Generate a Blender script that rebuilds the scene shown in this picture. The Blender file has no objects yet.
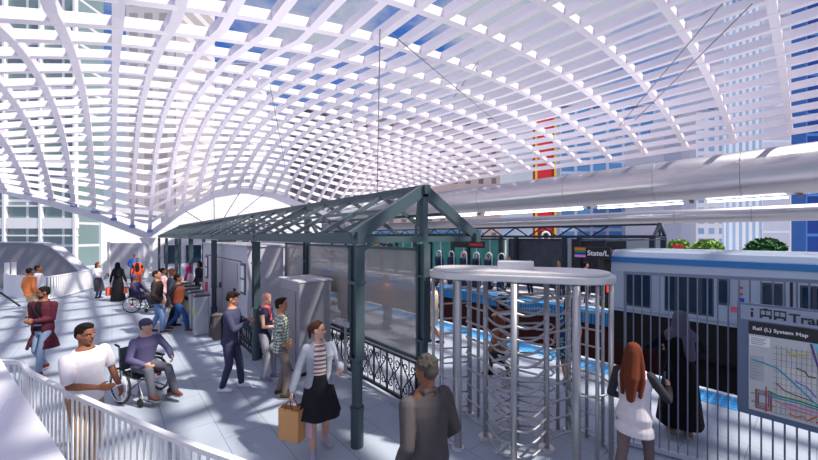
import bpy, math, random
from mathutils import Vector, Matrix
random.seed(7)
PI = math.pi
scene = bpy.context.scene
COL = scene.collection
V = Vector

# ------------------------------------------------------------------ camera
F_PX = 348.0
TH = math.atan(297 / 348)
ST, CT = math.sin(TH), math.cos(TH)
CAM_H = 2.85
HOR = 236.0
RV = V((CT, -ST, 0)); FV = V((ST, CT, 0))
cam = bpy.data.cameras.new('camera'); cam.sensor_width = 36; cam.lens = F_PX / 818 * 36
cam.shift_y = (HOR - 230) / 818
cam.clip_start = .05; cam.clip_end = 800
co = bpy.data.objects.new('camera', cam); COL.objects.link(co)
co.location = (0, 0, CAM_H); co.rotation_euler = (PI / 2, 0, -TH)
scene.camera = co

def at(px, depth, z=0):
    lat = (px - 409) / F_PX * depth
    p = RV * lat + FV * depth; p.z = z
    return p
def ground(px, py): return at(px, F_PX * CAM_H / (py - HOR))
def y_on(px, X):                      # where the line of sight of a column meets the plane x = X
    k = (px - 112) / F_PX * CT
    return (X / k - X * ST) / CT

# ------------------------------------------------------------------ materials
MATS = {}
def mat(name, col, rough=.6, metal=0, emit=0, alpha=1, spec=.5, trans=0, noise=0, nscale=8):
    if name in MATS: return MATS[name]
    m = bpy.data.materials.new(name); m.use_nodes = True
    nt = m.node_tree; b = nt.nodes['Principled BSDF']
    c = (*col, 1)
    b.inputs['Base Color'].default_value = c
    b.inputs['Roughness'].default_value = rough
    b.inputs['Metallic'].default_value = metal
    b.inputs['Specular IOR Level'].default_value = spec
    if emit:
        b.inputs['Emission Color'].default_value = c; b.inputs['Emission Strength'].default_value = emit
    if alpha < 1: b.inputs['Alpha'].default_value = alpha
    if trans: b.inputs['Transmission Weight'].default_value = trans
    if noise:
        tc = nt.nodes.new('ShaderNodeTexCoord'); n = nt.nodes.new('ShaderNodeTexNoise')
        n.inputs['Scale'].default_value = nscale; n.inputs['Detail'].default_value = 5
        mx = nt.nodes.new('ShaderNodeMixRGB')
        mx.inputs['Color1'].default_value = (*[max(0, v * (1 - noise)) for v in col], 1)
        mx.inputs['Color2'].default_value = (*[min(1, v * (1 + noise)) for v in col], 1)
        nt.links.new(tc.outputs['Object'], n.inputs['Vector'])
        nt.links.new(n.outputs['Fac'], mx.inputs['Fac']); nt.links.new(mx.outputs['Color'], b.inputs['Base Color'])
    MATS[name] = m
    return m
def s2l(r, g, b):
    f = lambda v: ((v / 255 + .055) / 1.055) ** 2.4 if v > 10 else v / 255 / 12.92
    return (f(r), f(g), f(b))
def cloth(r, g, b):
    return mat('cloth_%d_%d_%d' % (r, g, b), s2l(r, g, b), .85, noise=.12, nscale=14, spec=.2)
def skin(r, g, b):
    return mat('skin_%d_%d_%d' % (r, g, b), s2l(r, g, b), .55, noise=.05, nscale=9, spec=.35)

def brick_mat(name, c1, c2, mortar, w, h, ms, off=.5, rough=.5, coord='Object', rot=(0, 0, 0), spec=.4, noise=.08, ns=1.2, squash=1):
    m = bpy.data.materials.new(name); m.use_nodes = True; nt = m.node_tree
    b = nt.nodes['Principled BSDF']; b.inputs['Roughness'].default_value = rough; b.inputs['Specular IOR Level'].default_value = spec
    tc = nt.nodes.new('ShaderNodeTexCoord'); mp = nt.nodes.new('ShaderNodeMapping'); mp.inputs['Rotation'].default_value = rot
    br = nt.nodes.new('ShaderNodeTexBrick'); br.inputs['Color1'].default_value = (*c1, 1); br.inputs['Color2'].default_value = (*c2, 1)
    br.inputs['Mortar'].default_value = (*mortar, 1); br.inputs['Scale'].default_value = 1
    br.inputs['Brick Width'].default_value = w; br.inputs['Row Height'].default_value = h; br.inputs['Mortar Size'].default_value = ms
    br.inputs['Mortar Smooth'].default_value = .1
    br.offset = off
    nt.links.new(tc.outputs[coord], mp.inputs['Vector']); nt.links.new(mp.outputs['Vector'], br.inputs['Vector'])
    n = nt.nodes.new('ShaderNodeTexNoise'); n.inputs['Scale'].default_value = ns; n.inputs['Detail'].default_value = 6
    nt.links.new(tc.outputs[coord], n.inputs['Vector'])
    mx = nt.nodes.new('ShaderNodeMixRGB'); mx.blend_type = 'OVERLAY'; mx.inputs['Fac'].default_value = noise * 2
    nt.links.new(br.outputs['Color'], mx.inputs['Color1']); nt.links.new(n.outputs['Fac'], mx.inputs['Color2'])
    nt.links.new(mx.outputs['Color'], b.inputs['Base Color'])
    MATS[name] = m
    return m

def wave_mat(name, c1, c2, scale, direction='Z', rough=.6, hard=.5, metal=0):
    m = bpy.data.materials.new(name); m.use_nodes = True; nt = m.node_tree; b = nt.nodes['Principled BSDF']
    b.inputs['Roughness'].default_value = rough; b.inputs['Metallic'].default_value = metal
    tc = nt.nodes.new('ShaderNodeTexCoord'); w = nt.nodes.new('ShaderNodeTexWave'); w.bands_direction = direction
    w.inputs['Scale'].default_value = scale; r = nt.nodes.new('ShaderNodeValToRGB'); r.color_ramp.interpolation = 'CONSTANT'
    r.color_ramp.elements[0].color = (*c1, 1); r.color_ramp.elements[1].color = (*c2, 1); r.color_ramp.elements[1].position = hard
    nt.links.new(tc.outputs['Object'], w.inputs['Vector']); nt.links.new(w.outputs['Fac'], r.inputs['Fac'])
    nt.links.new(r.outputs['Color'], b.inputs['Base Color'])
    MATS[name] = m
    return m

WHITE = mat('white_paint', (.86, .85, .88), .45)
ROOFW = mat('roof_white_steel', (.84, .78, .85), .45)
RAILW = mat('rail_white', (.86, .86, .89), .4)
STEEL = mat('brushed_steel', (.48, .48, .50), .42, .55)
STEELL = mat('satin_steel', (.72, .71, .71), .5, .55)
TUBEM = mat('tube_silver', (.50, .49, .53), .30, .85)
GREEN = mat('green_grey_steel', s2l(70, 88, 94), .45, .25)
BLACK = mat('black_paint', (.012, .012, .015), .45)
IRON = mat('black_iron', (.02, .022, .028), .4, .4)
RUBBER = mat('rubber', (.015, .015, .016), .7)
GREYC = mat('cabinet_grey', s2l(196, 196, 208), .45, .1, noise=.04)
LGREY = mat('light_grey_panel', s2l(196, 196, 206), .5)
NAVY = mat('navy_panel', s2l(22, 36, 74), .5)
DARKG = mat('dark_glass', s2l(14, 48, 70), .15, 0, spec=.5)
RED = mat('red_paint', s2l(205, 25, 40), .5)
YEL = mat('yellow_paint', s2l(225, 200, 30), .5)
BLUEP = mat('blue_paint', s2l(40, 60, 190), .5)
TEAL = mat('teal_glass', s2l(80, 165, 150), .15, spec=.6)
LIGHT = mat('light_strip', (1, .98, .95), .5, emit=6)
PAPER = mat('paper', (.85, .85, .86), .7)
SIGNW = mat('sign_white', (.9, .9, .92), .5)
KRAFT = mat('kraft_paper', s2l(214, 160, 104), .75, noise=.06)
FLOOR = brick_mat('floor_pavers', s2l(166, 176, 190), s2l(160, 170, 185), s2l(126, 136, 152), 1.2, .6, .006, rot=(0, 0, PI / 2), rough=.55, noise=.12)
TRAIN = mat('train_steel', s2l(172, 188, 206), .35, .45)

# ------------------------------------------------------------------ objects
def tag(o, label=None, cat=None, group=None, kind=None):
    if label: o['label'] = label
    if cat: o['category'] = cat
    if group: o['group'] = group
    if kind: o['kind'] = kind
    return o
def empty(name, loc=(0, 0, 0), rz=0, **k):
    o = bpy.data.objects.new(name, None); COL.objects.link(o); o.location = loc; o.rotation_euler = (0, 0, rz)
    o.empty_display_size = .1
    return tag(o, **k)

class MB:
    def __init__(s): s.v = []; s.f = []
    def add(s, vs, fs):
        n = len(s.v); s.v += [V(v) for v in vs]; s.f += [tuple(i + n for i in f) for f in fs]; return s
    def box(s, x0, x1, y0, y1, z0, z1):
        vs = [(x0, y0, z0), (x1, y0, z0), (x1, y1, z0), (x0, y1, z0), (x0, y0, z1), (x1, y0, z1), (x1, y1, z1), (x0, y1, z1)]
        return s.add(vs, [(3, 2, 1, 0), (4, 5, 6, 7), (0, 1, 5, 4), (1, 2, 6, 5), (2, 3, 7, 6), (3, 0, 4, 7)])
    def bar(s, p, q, w, h, up=(0, 0, 1)):
        p = V(p); q = V(q); d = (q - p).normalized(); up = V(up)
        if abs(d.dot(up)) > .98: up = V((0, 1, 0))
        a = d.cross(up).normalized() * (w / 2); b = a.cross(d).normalized() * (h / 2)
        vs = [p - a - b, p + a - b, p + a + b, p - a + b, q - a - b, q + a - b, q + a + b, q - a + b]
        return s.add(vs, [(3, 2, 1, 0), (4, 5, 6, 7), (0, 1, 5, 4), (1, 2, 6, 5), (2, 3, 7, 6), (3, 0, 4, 7)])
    def tube(s, path, r, seg=8, closed=False):
        P = [V(p) for p in path]; n = len(P)
        R = r if isinstance(r, (list, tuple)) else [r] * n
        prev = None; rings = []
        for i in range(n):
            a = P[(i - 1) % n] if (closed or i > 0) else P[i]; b = P[(i + 1) % n] if (closed or i < n - 1) else P[i]
            d = (b - a).normalized()
            if prev is None:
                prev = d.orthogonal().normalized()
            u = (prev - d * prev.dot(d))
            u = u.normalized() if u.length > 1e-6 else d.orthogonal().normalized()
            prev = u; w = d.cross(u)
            rings.append([P[i] + (u * math.cos(2 * PI * k / seg) + w * math.sin(2 * PI * k / seg)) * R[i] for k in range(seg)])
        vs = [v for g in rings for v in g]; fs = []
        for i in range(n if closed else n - 1):
            j = (i + 1) % n
            for k in range(seg):
                l = (k + 1) % seg
                fs.append((i * seg + k, i * seg + l, j * seg + l, j * seg + k))
        if not closed:
            fs.append(tuple(range(seg - 1, -1, -1))); fs.append(tuple((n - 1) * seg + k for k in range(seg)))
        return s.add(vs, fs)
    def cyl(s, x, y, z0, z1, r, seg=16, r2=None): return s.tube([(x, y, z0), (x, y, z1)], [r, r if r2 is None else r2], seg)
    def prism(s, pts, ext):
        ext = V(ext); n = len(pts); vs = [V(p) for p in pts] + [V(p) + ext for p in pts]
        fs = [tuple(range(n - 1, -1, -1)), tuple(range(n, 2 * n))]
        for i in range(n):
            j = (i + 1) % n; fs.append((i, j, j + n, i + n))
        return s.add(vs, fs)
    def rings(s, R):
        n = len(R[0]); vs = [v for g in R for v in g]; fs = []
        for i in range(len(R) - 1):
            for k in range(n):
                l = (k + 1) % n; fs.append((i * n + k, i * n + l, (i + 1) * n + l, (i + 1) * n + k))
        fs.append(tuple(range(n - 1, -1, -1))); fs.append(tuple((len(R) - 1) * n + k for k in range(n)))
        return s.add(vs, fs)
    def ell(s, c, r, M=None, nu=14, nv=9):
        M = M or Matrix.Identity(3); c = V(c); vs = []; fs = []
        for i in range(nv + 1):
            t = PI * i / nv
            for k in range(nu):
                p = 2 * PI * k / nu
                vs.append(c + M @ V((r[0] * math.sin(t) * math.cos(p), r[1] * math.sin(t) * math.sin(p), -r[2] * math.cos(t))))
        for i in range(nv):
            for k in range(nu):
                l = (k + 1) % nu; fs.append((i * nu + k, i * nu + l, (i + 1) * nu + l, (i + 1) * nu + k))
        return s.add(vs, fs)
    def cone(s, p, q, r1, r2, seg=12):   # a limb: tapered, round ended
        p = V(p); q = V(q); d = q - p; L = d.length
        if L < 1e-5: return s.ell(p, (r1,) * 3)
        d /= L; path = []; R = []
        for a in (0.02, 30, 60, 90): path.append(p - d * r1 * math.cos(math.radians(a))); R.append(r1 * math.sin(math.radians(a)))
        for a in (90, 60, 30, 0.02): path.append(q + d * r2 * math.cos(math.radians(a))); R.append(r2 * math.sin(math.radians(a)))
        return s.tube(path, R, seg)
    def limb(s, pts, rs, seg=12):
        for i in range(len(pts) - 1): s.cone(pts[i], pts[i + 1], rs[i], rs[i + 1], seg)
        return s
    def build(s, name, m, parent=None, smooth=False, bevel=0, voxel=0, sm=3, scale=1):
        me = bpy.data.meshes.new(name)
        me.from_pydata([v * scale for v in s.v] if scale != 1 else s.v, [], s.f)
        import bmesh
        bm = bmesh.new(); bm.from_mesh(me)
        if not voxel: bmesh.ops.remove_doubles(bm, verts=bm.verts, dist=1e-5)
        bmesh.ops.recalc_face_normals(bm, faces=bm.faces)
        bm.to_mesh(me); bm.free()
        if smooth:
            for p in me.polygons: p.use_smooth = True
        me.materials.append(m)
        o = bpy.data.objects.new(name, me); COL.objects.link(o)
        if parent: o.parent = parent
        if bevel:
            b = o.modifiers.new('bevel', 'BEVEL'); b.width = bevel; b.segments = 2; b.limit_method = 'ANGLE'
        if voxel:
            r = o.modifiers.new('remesh', 'REMESH'); r.mode = 'VOXEL'; r.voxel_size = voxel; r.use_smooth_shade = True
            if sm:
                w = o.modifiers.new('smooth', 'SMOOTH'); w.factor = .5; w.iterations = sm
        return o

def text(body, size, m, parent, loc, xdir, updir, name='lettering', ext=.003, align='LEFT'):
    cu = bpy.data.curves.new('t', 'FONT'); cu.body = body; cu.size = size; cu.extrude = ext; cu.align_x = align; cu.offset = size * .018
    t = bpy.data.objects.new('t', cu); COL.objects.link(t)
    bpy.context.view_layer.update()
    me = bpy.data.meshes.new_from_object(t.evaluated_get(bpy.context.evaluated_depsgraph_get()))
    bpy.data.objects.remove(t); bpy.data.curves.remove(cu)
    x = V(xdir).normalized(); u = V(updir).normalized(); n = x.cross(u)
    M = Matrix((x, u, n)).transposed()
    for v in me.vertices: v.co = M @ v.co + V(loc)
    me.materials.clear(); me.materials.append(m); me.name = name
    o = bpy.data.objects.new(name, me); COL.objects.link(o)
    if parent: o.parent = parent
    return o

SKY_STR = .56; SUN_STR = 5.5; EXPO = 0.2; UP1 = 500; UP2 = 700
# ------------------------------------------------------------------ world and sun
w = bpy.data.worlds.new('world'); scene.world = w; w.use_nodes = True
nt = w.node_tree; bg = nt.nodes['Background']
tc = nt.nodes.new('ShaderNodeTexCoord'); sep = nt.nodes.new('ShaderNodeSeparateXYZ')
nt.links.new(tc.outputs['Generated'], sep.inputs[0])
ramp = nt.nodes.new('ShaderNodeValToRGB')
e = ramp.color_ramp.elements
e[0].position = 0; e[0].color = (*s2l(170, 190, 232), 1)
e[1].position = 1; e[1].color = (*s2l(24, 92, 222), 1)
a = e.new(.12); a.color = (*s2l(176, 202, 246), 1)
a = e.new(.45); a.color = (*s2l(66, 132, 232), 1)
nt.links.new(sep.outputs['Z'], ramp.inputs['Fac'])
nz = nt.nodes.new('ShaderNodeTexNoise'); nz.inputs['Scale'].default_value = 3.2; nz.inputs['Detail'].default_value = 7; nz.inputs['Roughness'].default_value = .55
mp = nt.nodes.new('ShaderNodeMapping'); mp.inputs['Scale'].default_value = (1, 1, 2.2); mp.inputs['Location'].default_value = (.3, .2, 0)
nt.links.new(tc.outputs['Generated'], mp.inputs['Vector']); nt.links.new(mp.outputs['Vector'], nz.inputs['Vector'])
cr = nt.nodes.new('ShaderNodeValToRGB'); cr.color_ramp.elements[0].position = .38; cr.color_ramp.elements[1].position = .56
nt.links.new(nz.outputs['Fac'], cr.inputs['Fac'])
mx = nt.nodes.new('ShaderNodeMixRGB'); mx.inputs['Color2'].default_value = (*s2l(222, 228, 246), 1)
nt.links.new(cr.outputs['Color'], mx.inputs['Fac']); nt.links.new(ramp.outputs['Color'], mx.inputs['Color1'])
nt.links.new(mx.outputs['Color'], bg.inputs['Color'])
bg.inputs['Strength'].default_value = SKY_STR

def lamp(name, kind, energy, col, loc, direction, **k):
    l = bpy.data.lights.new(name, kind); l.energy = energy; l.color = col
    for a_, b_ in k.items(): setattr(l, a_, b_)
    o = bpy.data.objects.new(name, l); COL.objects.link(o); o.location = loc
    o.rotation_euler = V(direction).to_track_quat('-Z', 'Y').to_euler()
    return o
SUN_DIR = -(RV * .95 * .62 + FV * -.30 * .62 + V((0, 0, .80)))
lamp('sun', 'SUN', SUN_STR, (1, .93, .83), (0, 0, 30), SUN_DIR, angle=.03)

for x_, z_, e_ in ((3.76, 3.78, UP1), (16.75, 3.55, UP2)):  # added upward fill over both canopy ridges, brightens the lattice underside
    lamp('added_roof_fill', 'AREA', e_, (1, .95, .97), (x_, 16, z_), (0, 0, 1), shape='RECTANGLE', size=2.0, size_y=26, spread=PI)
# ------------------------------------------------------------------ floors and tracks
def struct(name, mb, m, parent=None, **k):
    o = mb.build(name, m, parent, **k)
    if not parent: o['kind'] = 'structure'
    return o
struct('floor', MB().box(-24, 7.75, -6, 44, -.5, 0), FLOOR)
struct('floor_platform_edge', MB().box(8.35, 8.5, -10, 44, -.5, 0), mat('edge_concrete', s2l(205, 206, 212), .6, noise=.08))
TACT = brick_mat('tactile_blue', s2l(20, 140, 215), s2l(10, 120, 200), s2l(90, 180, 235), .12, .12, .02, off=0, rough=.5)
struct('floor_tactile_strip', MB().box(7.75, 8.35, -10, 44, -.5, .006), TACT)
struct('floor_far_platform', MB().box(14.5, 24, -12, 44, -.5, 0), mat('far_floor', s2l(190, 192, 202), .6, noise=.08))
struct('floor_far_tactile_strip', MB().box(13.9, 14.5, -12, 44, -.5, .006), TACT)
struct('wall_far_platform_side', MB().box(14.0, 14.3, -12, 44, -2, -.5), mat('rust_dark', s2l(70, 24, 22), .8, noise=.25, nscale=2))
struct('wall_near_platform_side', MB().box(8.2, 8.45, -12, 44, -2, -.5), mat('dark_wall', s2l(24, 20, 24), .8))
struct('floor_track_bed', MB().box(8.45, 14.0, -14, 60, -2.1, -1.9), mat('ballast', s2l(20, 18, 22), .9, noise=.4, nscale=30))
for x in (10.9, 12.35):
    r = MB().box(x - .035, x + .035, -14, 60, -1.86, -1.74).box(x - .07, x + .07, -14, 60, -1.9, -1.86)
    tag(r.build('track_rail', mat('rail_steel', s2l(96, 70, 62), .5, .6)), 'dark steel running rail in the track pit, ' + ('nearer the waiting passengers' if x < 11 else 'nearer the far platform'), 'rail', 'running rails in the track pit')
struct('ground', MB().box(-160, 200, -60, 220, -6.2, -6), mat('street_grey', s2l(150, 152, 162), .9, noise=.1, nscale=.2))

# ------------------------------------------------------------------ the vaulted lattice roof
EDGE = [(-12, 7.3), (-8, 6.5), (-5, 5.67), (-2.9, 4.97), (-.9, 4.22), (2, 2.85), (4.2, 4.87), (6.5, 6.25), (8.7, 6.8), (11.5, 6.5), (14.4, 5.5), (17, 4.8), (20, 5.6), (25.2, 7.25), (30, 7.3)]
def lerp_tab(T, x):
    if x <= T[0][0]: return T[0][1]
    for (a, b), (c, d) in zip(T, T[1:]):
        if x <= c: return b + (d - b) * (x - a) / (c - a)
    return T[-1][1]
def z_in(X, Y):
    z = 9.6 - (.0098 if X < 14.5 else .0150) * (X - 14.5) ** 2
    b = 1 - ((Y - 20) / 10.5) ** 2
    if Y < 9.5: b = 0
    wgt = max(.15, min(1, 1 - .85 * X / 15))
    return z + 1.5 * b * wgt
def z_roof(X, Y):
    e_ = max(0, (Y - 20) / 12) ** 2.7
    return z_in(X, Y) + (lerp_tab(EDGE, X) - z_in(X, 32)) * e_
AX = [-6.9 + k for k in range(33)]
BY = [-9.15, -7.15, -5.15, -3.15, -1.15, .85, 2.85, 4.85, 6.85, 8.85, 10.8, 12.8, 14.7, 16.5, 18.2, 19.7, 21, 22.2, 23.3, 24.4, 25.4, 26.4, 27.3, 28.1, 28.9, 29.7, 30.5, 31.3]
def ribbon(P, side, w_, h_):
    R = []
    for p in P:
        p = V(p); s_ = V(side) * (w_ / 2)
        R.append([p - s_ - V((0, 0, h_ / 2)), p + s_ - V((0, 0, h_ / 2)), p + s_ + V((0, 0, h_ / 2)), p - s_ + V((0, 0, h_ / 2))])
    return MB().rings(R)
roof = empty('ceiling', kind='structure')
for X in AX:
    P = [(X, y, z_roof(X, y)) for y in [-9.6 + .8 * k for k in range(46)] + [26.6 + .45 * k for k in range(12)]]
    P.append((X, 32, z_roof(X, 32)))
    ribbon(P, (1, 0, 0), .21, .27).build('long_rib', ROOFW, roof)
for Y in BY:
    P = [(-7.1 + .46 * k, Y, z_roof(-7.1 + .46 * k, Y)) for k in range(71)]
    ribbon(P, (0, 1, 0), .22, .25).build('cross_rib', ROOFW, roof)
rnd = random.Random(3)  # unseen panels added in the roof cells to shade the floor around the turnstile
for X in AX:
    for y0, y1 in zip(BY[:5], BY[1:5]):
        if 5 < X < 9.4 and y0 < -1 and rnd.random() < .78:
            z0, z1, z2, z3 = z_roof(X, y0), z_roof(X + 1, y0), z_roof(X + 1, y1), z_roof(X, y1)
            MB().prism([(X + .1, y0 + .1, z0 + .16), (X + .9, y0 + .1, z1 + .16), (X + .9, y1 - .1, z2 + .16), (X + .1, y1 - .1, z3 + .16)], (0, 0, .03)).build('added_shade_panel', ROOFW, roof)
eb = [(x, 32.0, lerp_tab(EDGE, x)) for x in [-12 + .5 * k for k in range(75)]]
ribbon(eb, (0, 1, 0), .7, .5).build('edge_beam', mat('edge_beam_paint', s2l(232, 230, 240), .4), roof)
for X in AX[:10]:
    z = lerp_tab(EDGE, X)
    MB().box(X - .16, X + .16, 31.5, 31.75, z + .16, z + .36).build('node_clamp', mat('clamp_blue', s2l(120, 150, 215), .5), roof)
# column at the low point of the far edge
c = empty('support_column', (2, 32, 0), label='white roof column where the lattice roof touches down behind the crowd', cat='column')
MB().rings([[(-.3 * k, -.25 * k, z), (.3 * k, -.25 * k, z), (.3 * k, .25 * k, z), (-.3 * k, .25 * k, z)] for k, z in ((.9, .15), (.8, 1.4), (1, 2.3), (1.6, 2.72))]).build('shaft', WHITE, c)
MB().box(-.45, .45, -.4, .4, 0, .15).build('base_plate', LGREY, c)
# white end wall below the far arch
wp = [(2.2, 34.3, 0)] + [(x, 34.3, lerp_tab(EDGE, x) + .1) for x in (2.3, 3, 4.2, 5.5, 6.5, 7.6, 8.7, 10, 11.5, 13, 14.4, 16, 17)] + [(17, 34.3, 0)]
struct('wall_back', MB().prism(wp, (0, .4, 0)), brick_mat('white_cladding', s2l(238, 236, 242), s2l(232, 230, 238), s2l(200, 200, 212), 2.2, 1.1, .03, rot=(PI / 2, 0, 0), noise=.03))
for k in range(6):
    x = 3.2 + k * 1.5
    o = MB().box(x, x + 1.1, 34.15, 34.3, .6, 2.1).build('window_%d' % (k + 1), DARKG); o['kind'] = 'structure'
    MB().box(x - .06, x + 1.16, 34.1, 34.16, 2.1, 2.2).build('window_frame', WHITE, o)
# tie rods of the roof
def rod(p, q, lab, grp=None, r=.018):
    t = MB().tube([p, q], r, 6).build('tie_rod', mat('rod_grey', s2l(120, 122, 135), .4, .5)); tag(t, lab, 'rod', grp)
def on_roof(px, py):                       # where a sight line meets the roof
    d = 3.0
    while d < 60:
        z = CAM_H + (HOR - py) * d / F_PX; p = at(px, d)
        if z > z_roof(p.x, p.y) - .12 or p.y > 31.8: break
        d += .05
    return at(px, d, z)
def mid(px, py, d): return at(px, d, CAM_H + (HOR - py) * d / F_PX)
rod(on_roof(380, 29), mid(377, 205, 14), 'vertical hanger rod dropping from the roof above the shelter ridge')
rod(on_roof(392, 34), mid(520, 142, 26), 'thin roof tie falling right beside the vertical hanger rod')
rod(on_roof(478, 62), mid(445, 110, 20), 'short thin roof tie leaning left, right of the vertical hanger')
rod(mid(722, 4, 9), mid(594, 156, 26), 'upper one of two long parallel tie rods at upper right')
rod(mid(752, 4, 9), mid(602, 153, 26), 'lower one of two long parallel tie rods at upper right')
rod(on_roof(270, 85), mid(285, 165, 24), 'thin roof tie left of the vertical hanger rod')
for k, (a_, b_) in enumerate(((195, 222), (213, 221), (247, 216), (262, 217))):
    X = 4.3 + 1.9 * k
    rod((X, 31.3, lerp_tab(EDGE, X) - .2), (6.6 + .3 * (k - 1.5), 32.4, 3.6), 'thin dark stay fanning out in front of the white end wall', 'fan of stays by the white end wall', .03)

# ------------------------------------------------------------------ tubular beams
def tube_beam(X, z, r, lab, strips):
    t = empty('tubular_beam', (X, 0, z), label=lab, cat='beam')
    MB().tube([(0, -14, 0), (0, 46, 0)], r, 48).build('tube', TUBEM, t, smooth=True)
    for y in (2.5, 6.2, 11.5, 19, 29):
        MB().tube([(0, y - .01, 0), (0, y + .01, 0)], r + .012, 48).build('seam_band', mat('seam_dark', s2l(130, 128, 142), .5, .4), t, smooth=True)
    for y0, y1 in strips:
        MB().box(-.05, .05, y0, y1, -r - .16, -r - .08).build('light_strip', LIGHT, t)
        MB().box(-.08, .08, y0 - .5, y0 - .3, -r - .14, -r + .05).build('strip_bracket', mat('bracket_grey', s2l(110, 110, 122), .5), t)
    return t
tube_beam(25, 6.05, 1.2, 'thick silver tubular beam carrying the right side of the roof', [(.9, 3.9), (5.0, 9.6), (10.6, 19), (20, 29)])
tube_beam(29, 4.16, .47, 'slimmer silver tubular beam running below and behind the thick one', [])

# ------------------------------------------------------------------ glazed shelter along the platform
SHEL_X0, SHEL_XC, SHEL_X1 = 2.53, 3.76, 4.99
def shelter(y0, bays, bay, x0, xc, x1, zr, lab, left_posts=True):
    s = empty('platform_shelter', (x0, y0, 0), label=lab, cat='shelter')
    L = bays * bay
    def P(x, y, z): return (x - x0, y, z)
    for b in range(bays + 1):
        y = b * bay
        for x in ((x0, xc) if left_posts else (xc,)):
            q = MB(); q.cyl(x - x0, y, 0, 1.22, .072, 14).build('post', GREEN, s, smooth=False)
            if b < 4 and left_posts:
                MB().cyl(x - x0, y, 0, .50, .088, 14).cyl(x - x0, y, .50, .54, .098, 14).build('post_sleeve', GREEN, s)
            MB().box(x - x0 - .068, x - x0 + .068, y - .085, y - .06, 1.2, 2.72).box(x - x0 - .068, x - x0 + .068, y + .06, y + .085, 1.2, 2.72).box(x - x0 - .03, x - x0 + .03, y - .06, y + .06, 1.2, 2.72).box(x - x0 - .085, x - x0 + .085, y - .1, y + .1, 1.18, 1.22).box(x - x0 - .085, x - x0 + .085, y - .1, y + .1, 2.2, 2.24).build('post_upper', GREEN, s)
    for x, n in ((x0, 'eave_beam'), (x1, 'eave_beam')):
        MB().box(x - x0 - .06, x - x0 + .06, -.12, L + .1, 2.74, 2.90).build(n, GREEN, s)
    MB().bar(P(xc, -.1, zr), P(xc, L, zr), .12, .14).build('ridge_beam', GREEN, s)
    # glazed slopes
    glass = mat('roof_glass', (.75, .82, .88), .08, alpha=.05)
    for xa in (x0, x1):
        MB().add([P(xa, 0, 2.93), P(xc, 0, zr + .02), P(xc, L, zr + .02), P(xa, L, 2.93)], [(0, 1, 2, 3)]).build('glass_slope', glass, s)
        n = bays * 4
        for k in range(1, n + 1):
            y = k * L / n
            MB().bar(P(xa, y, 2.88), P(xc, y, zr - .02), .05, .07).build('rafter', GREEN, s)
        MB().bar(P((xa + xc) / 2, 0, (2.88 + zr) / 2), P((xa + xc) / 2, L, (2.88 + zr) / 2), .045, .05).build('purlin', GREEN, s)
    for b in range(bays + 1):
        y = b * bay
        nm = 'gable_chord' if b == 0 else 'truss_chord'
        t = .17 if b == 0 else .08
        MB().bar(P(x0 - .08, y, 2.83), P(xc, y, zr), .10, t, (0, 1, 0) if False else (0, 0, 1)).build(nm, GREEN, s)
        MB().bar(P(x1 + .08, y, 2.83), P(xc, y, zr), .10, t).build(nm, GREEN, s)
        MB().bar(P(x0, y, 2.80), P(x1, y, 2.80), .08, .09 if b == 0 else .06).build('tie_beam', GREEN, s)
        MB().box(xc - x0 - .05, xc - x0 + .05, y - .05, y + .05, 2.8, zr).build('king_post', GREEN, s)
        if b % 2 == 1 or b == 0:
            for sg in (-1, 1):
                MB().bar(P(xc, y + .1, zr - .1), P(xc + sg * .9, y + 1.2, 2.86), .06, .10).build('wind_brace', GREEN, s)
    g = MB(); n = 8
    pts = [(.0, -.03, 2.72), (.45, -.03, 2.76)] + [(.45 - .43 * math.sin(k / n * PI / 2), -.03, 2.76 - .30 * (1 - math.cos(k / n * PI / 2))) for k in range(1, n)] + [(.02, -.03, 2.4)]
    g.prism(pts, (0, .06, 0)).build('gusset', GREEN, s)
    return s
shelter(4.05, 6, 4.35, SHEL_X0, SHEL_XC, SHEL_X1, 3.58, 'grey-green steel platform shelter with a glazed gable roof over the kiosks')

# screens and iron railings between the shelter's middle posts
SCRN = mat('mesh_screen_grey', s2l(176, 170, 166), .5, .0, alpha=.58)
def screen(y0, y1, z0, z1, lab):
    s = empty('mesh_screen', (3.76, y0, 0), label=lab, cat='screen')
    L = y1 - y0
    MB().box(-.012, .012, .05, L - .05, z0 + .04, z1 - .04).build('panel', SCRN, s)
    MB().box(-.025, .025, 0, L, z1 - .05, z1).build('frame_rail', GREEN, s)
    MB().box(-.025, .025, 0, L, z0, z0 + .05).build('frame_rail', GREEN, s)
    MB().box(-.025, .025, 0, .05, z0, z1).build('frame_stile', GREEN, s)
    MB().box(-.025, .025, L - .05, L, z0, z1).build('frame_stile', GREEN, s)
screen(4.16, 6.25, .84, 2.66, 'grey mesh screen at the near end of the shelter, right of the front post')
screen(6.29, 8.3, .84, 2.66, 'grey mesh screen left of the shelter front post, above the scrolled railing')
screen(8.5, 9.8, .84, 2.66, 'narrow grey mesh screen butting against the big grey kiosk')

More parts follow.
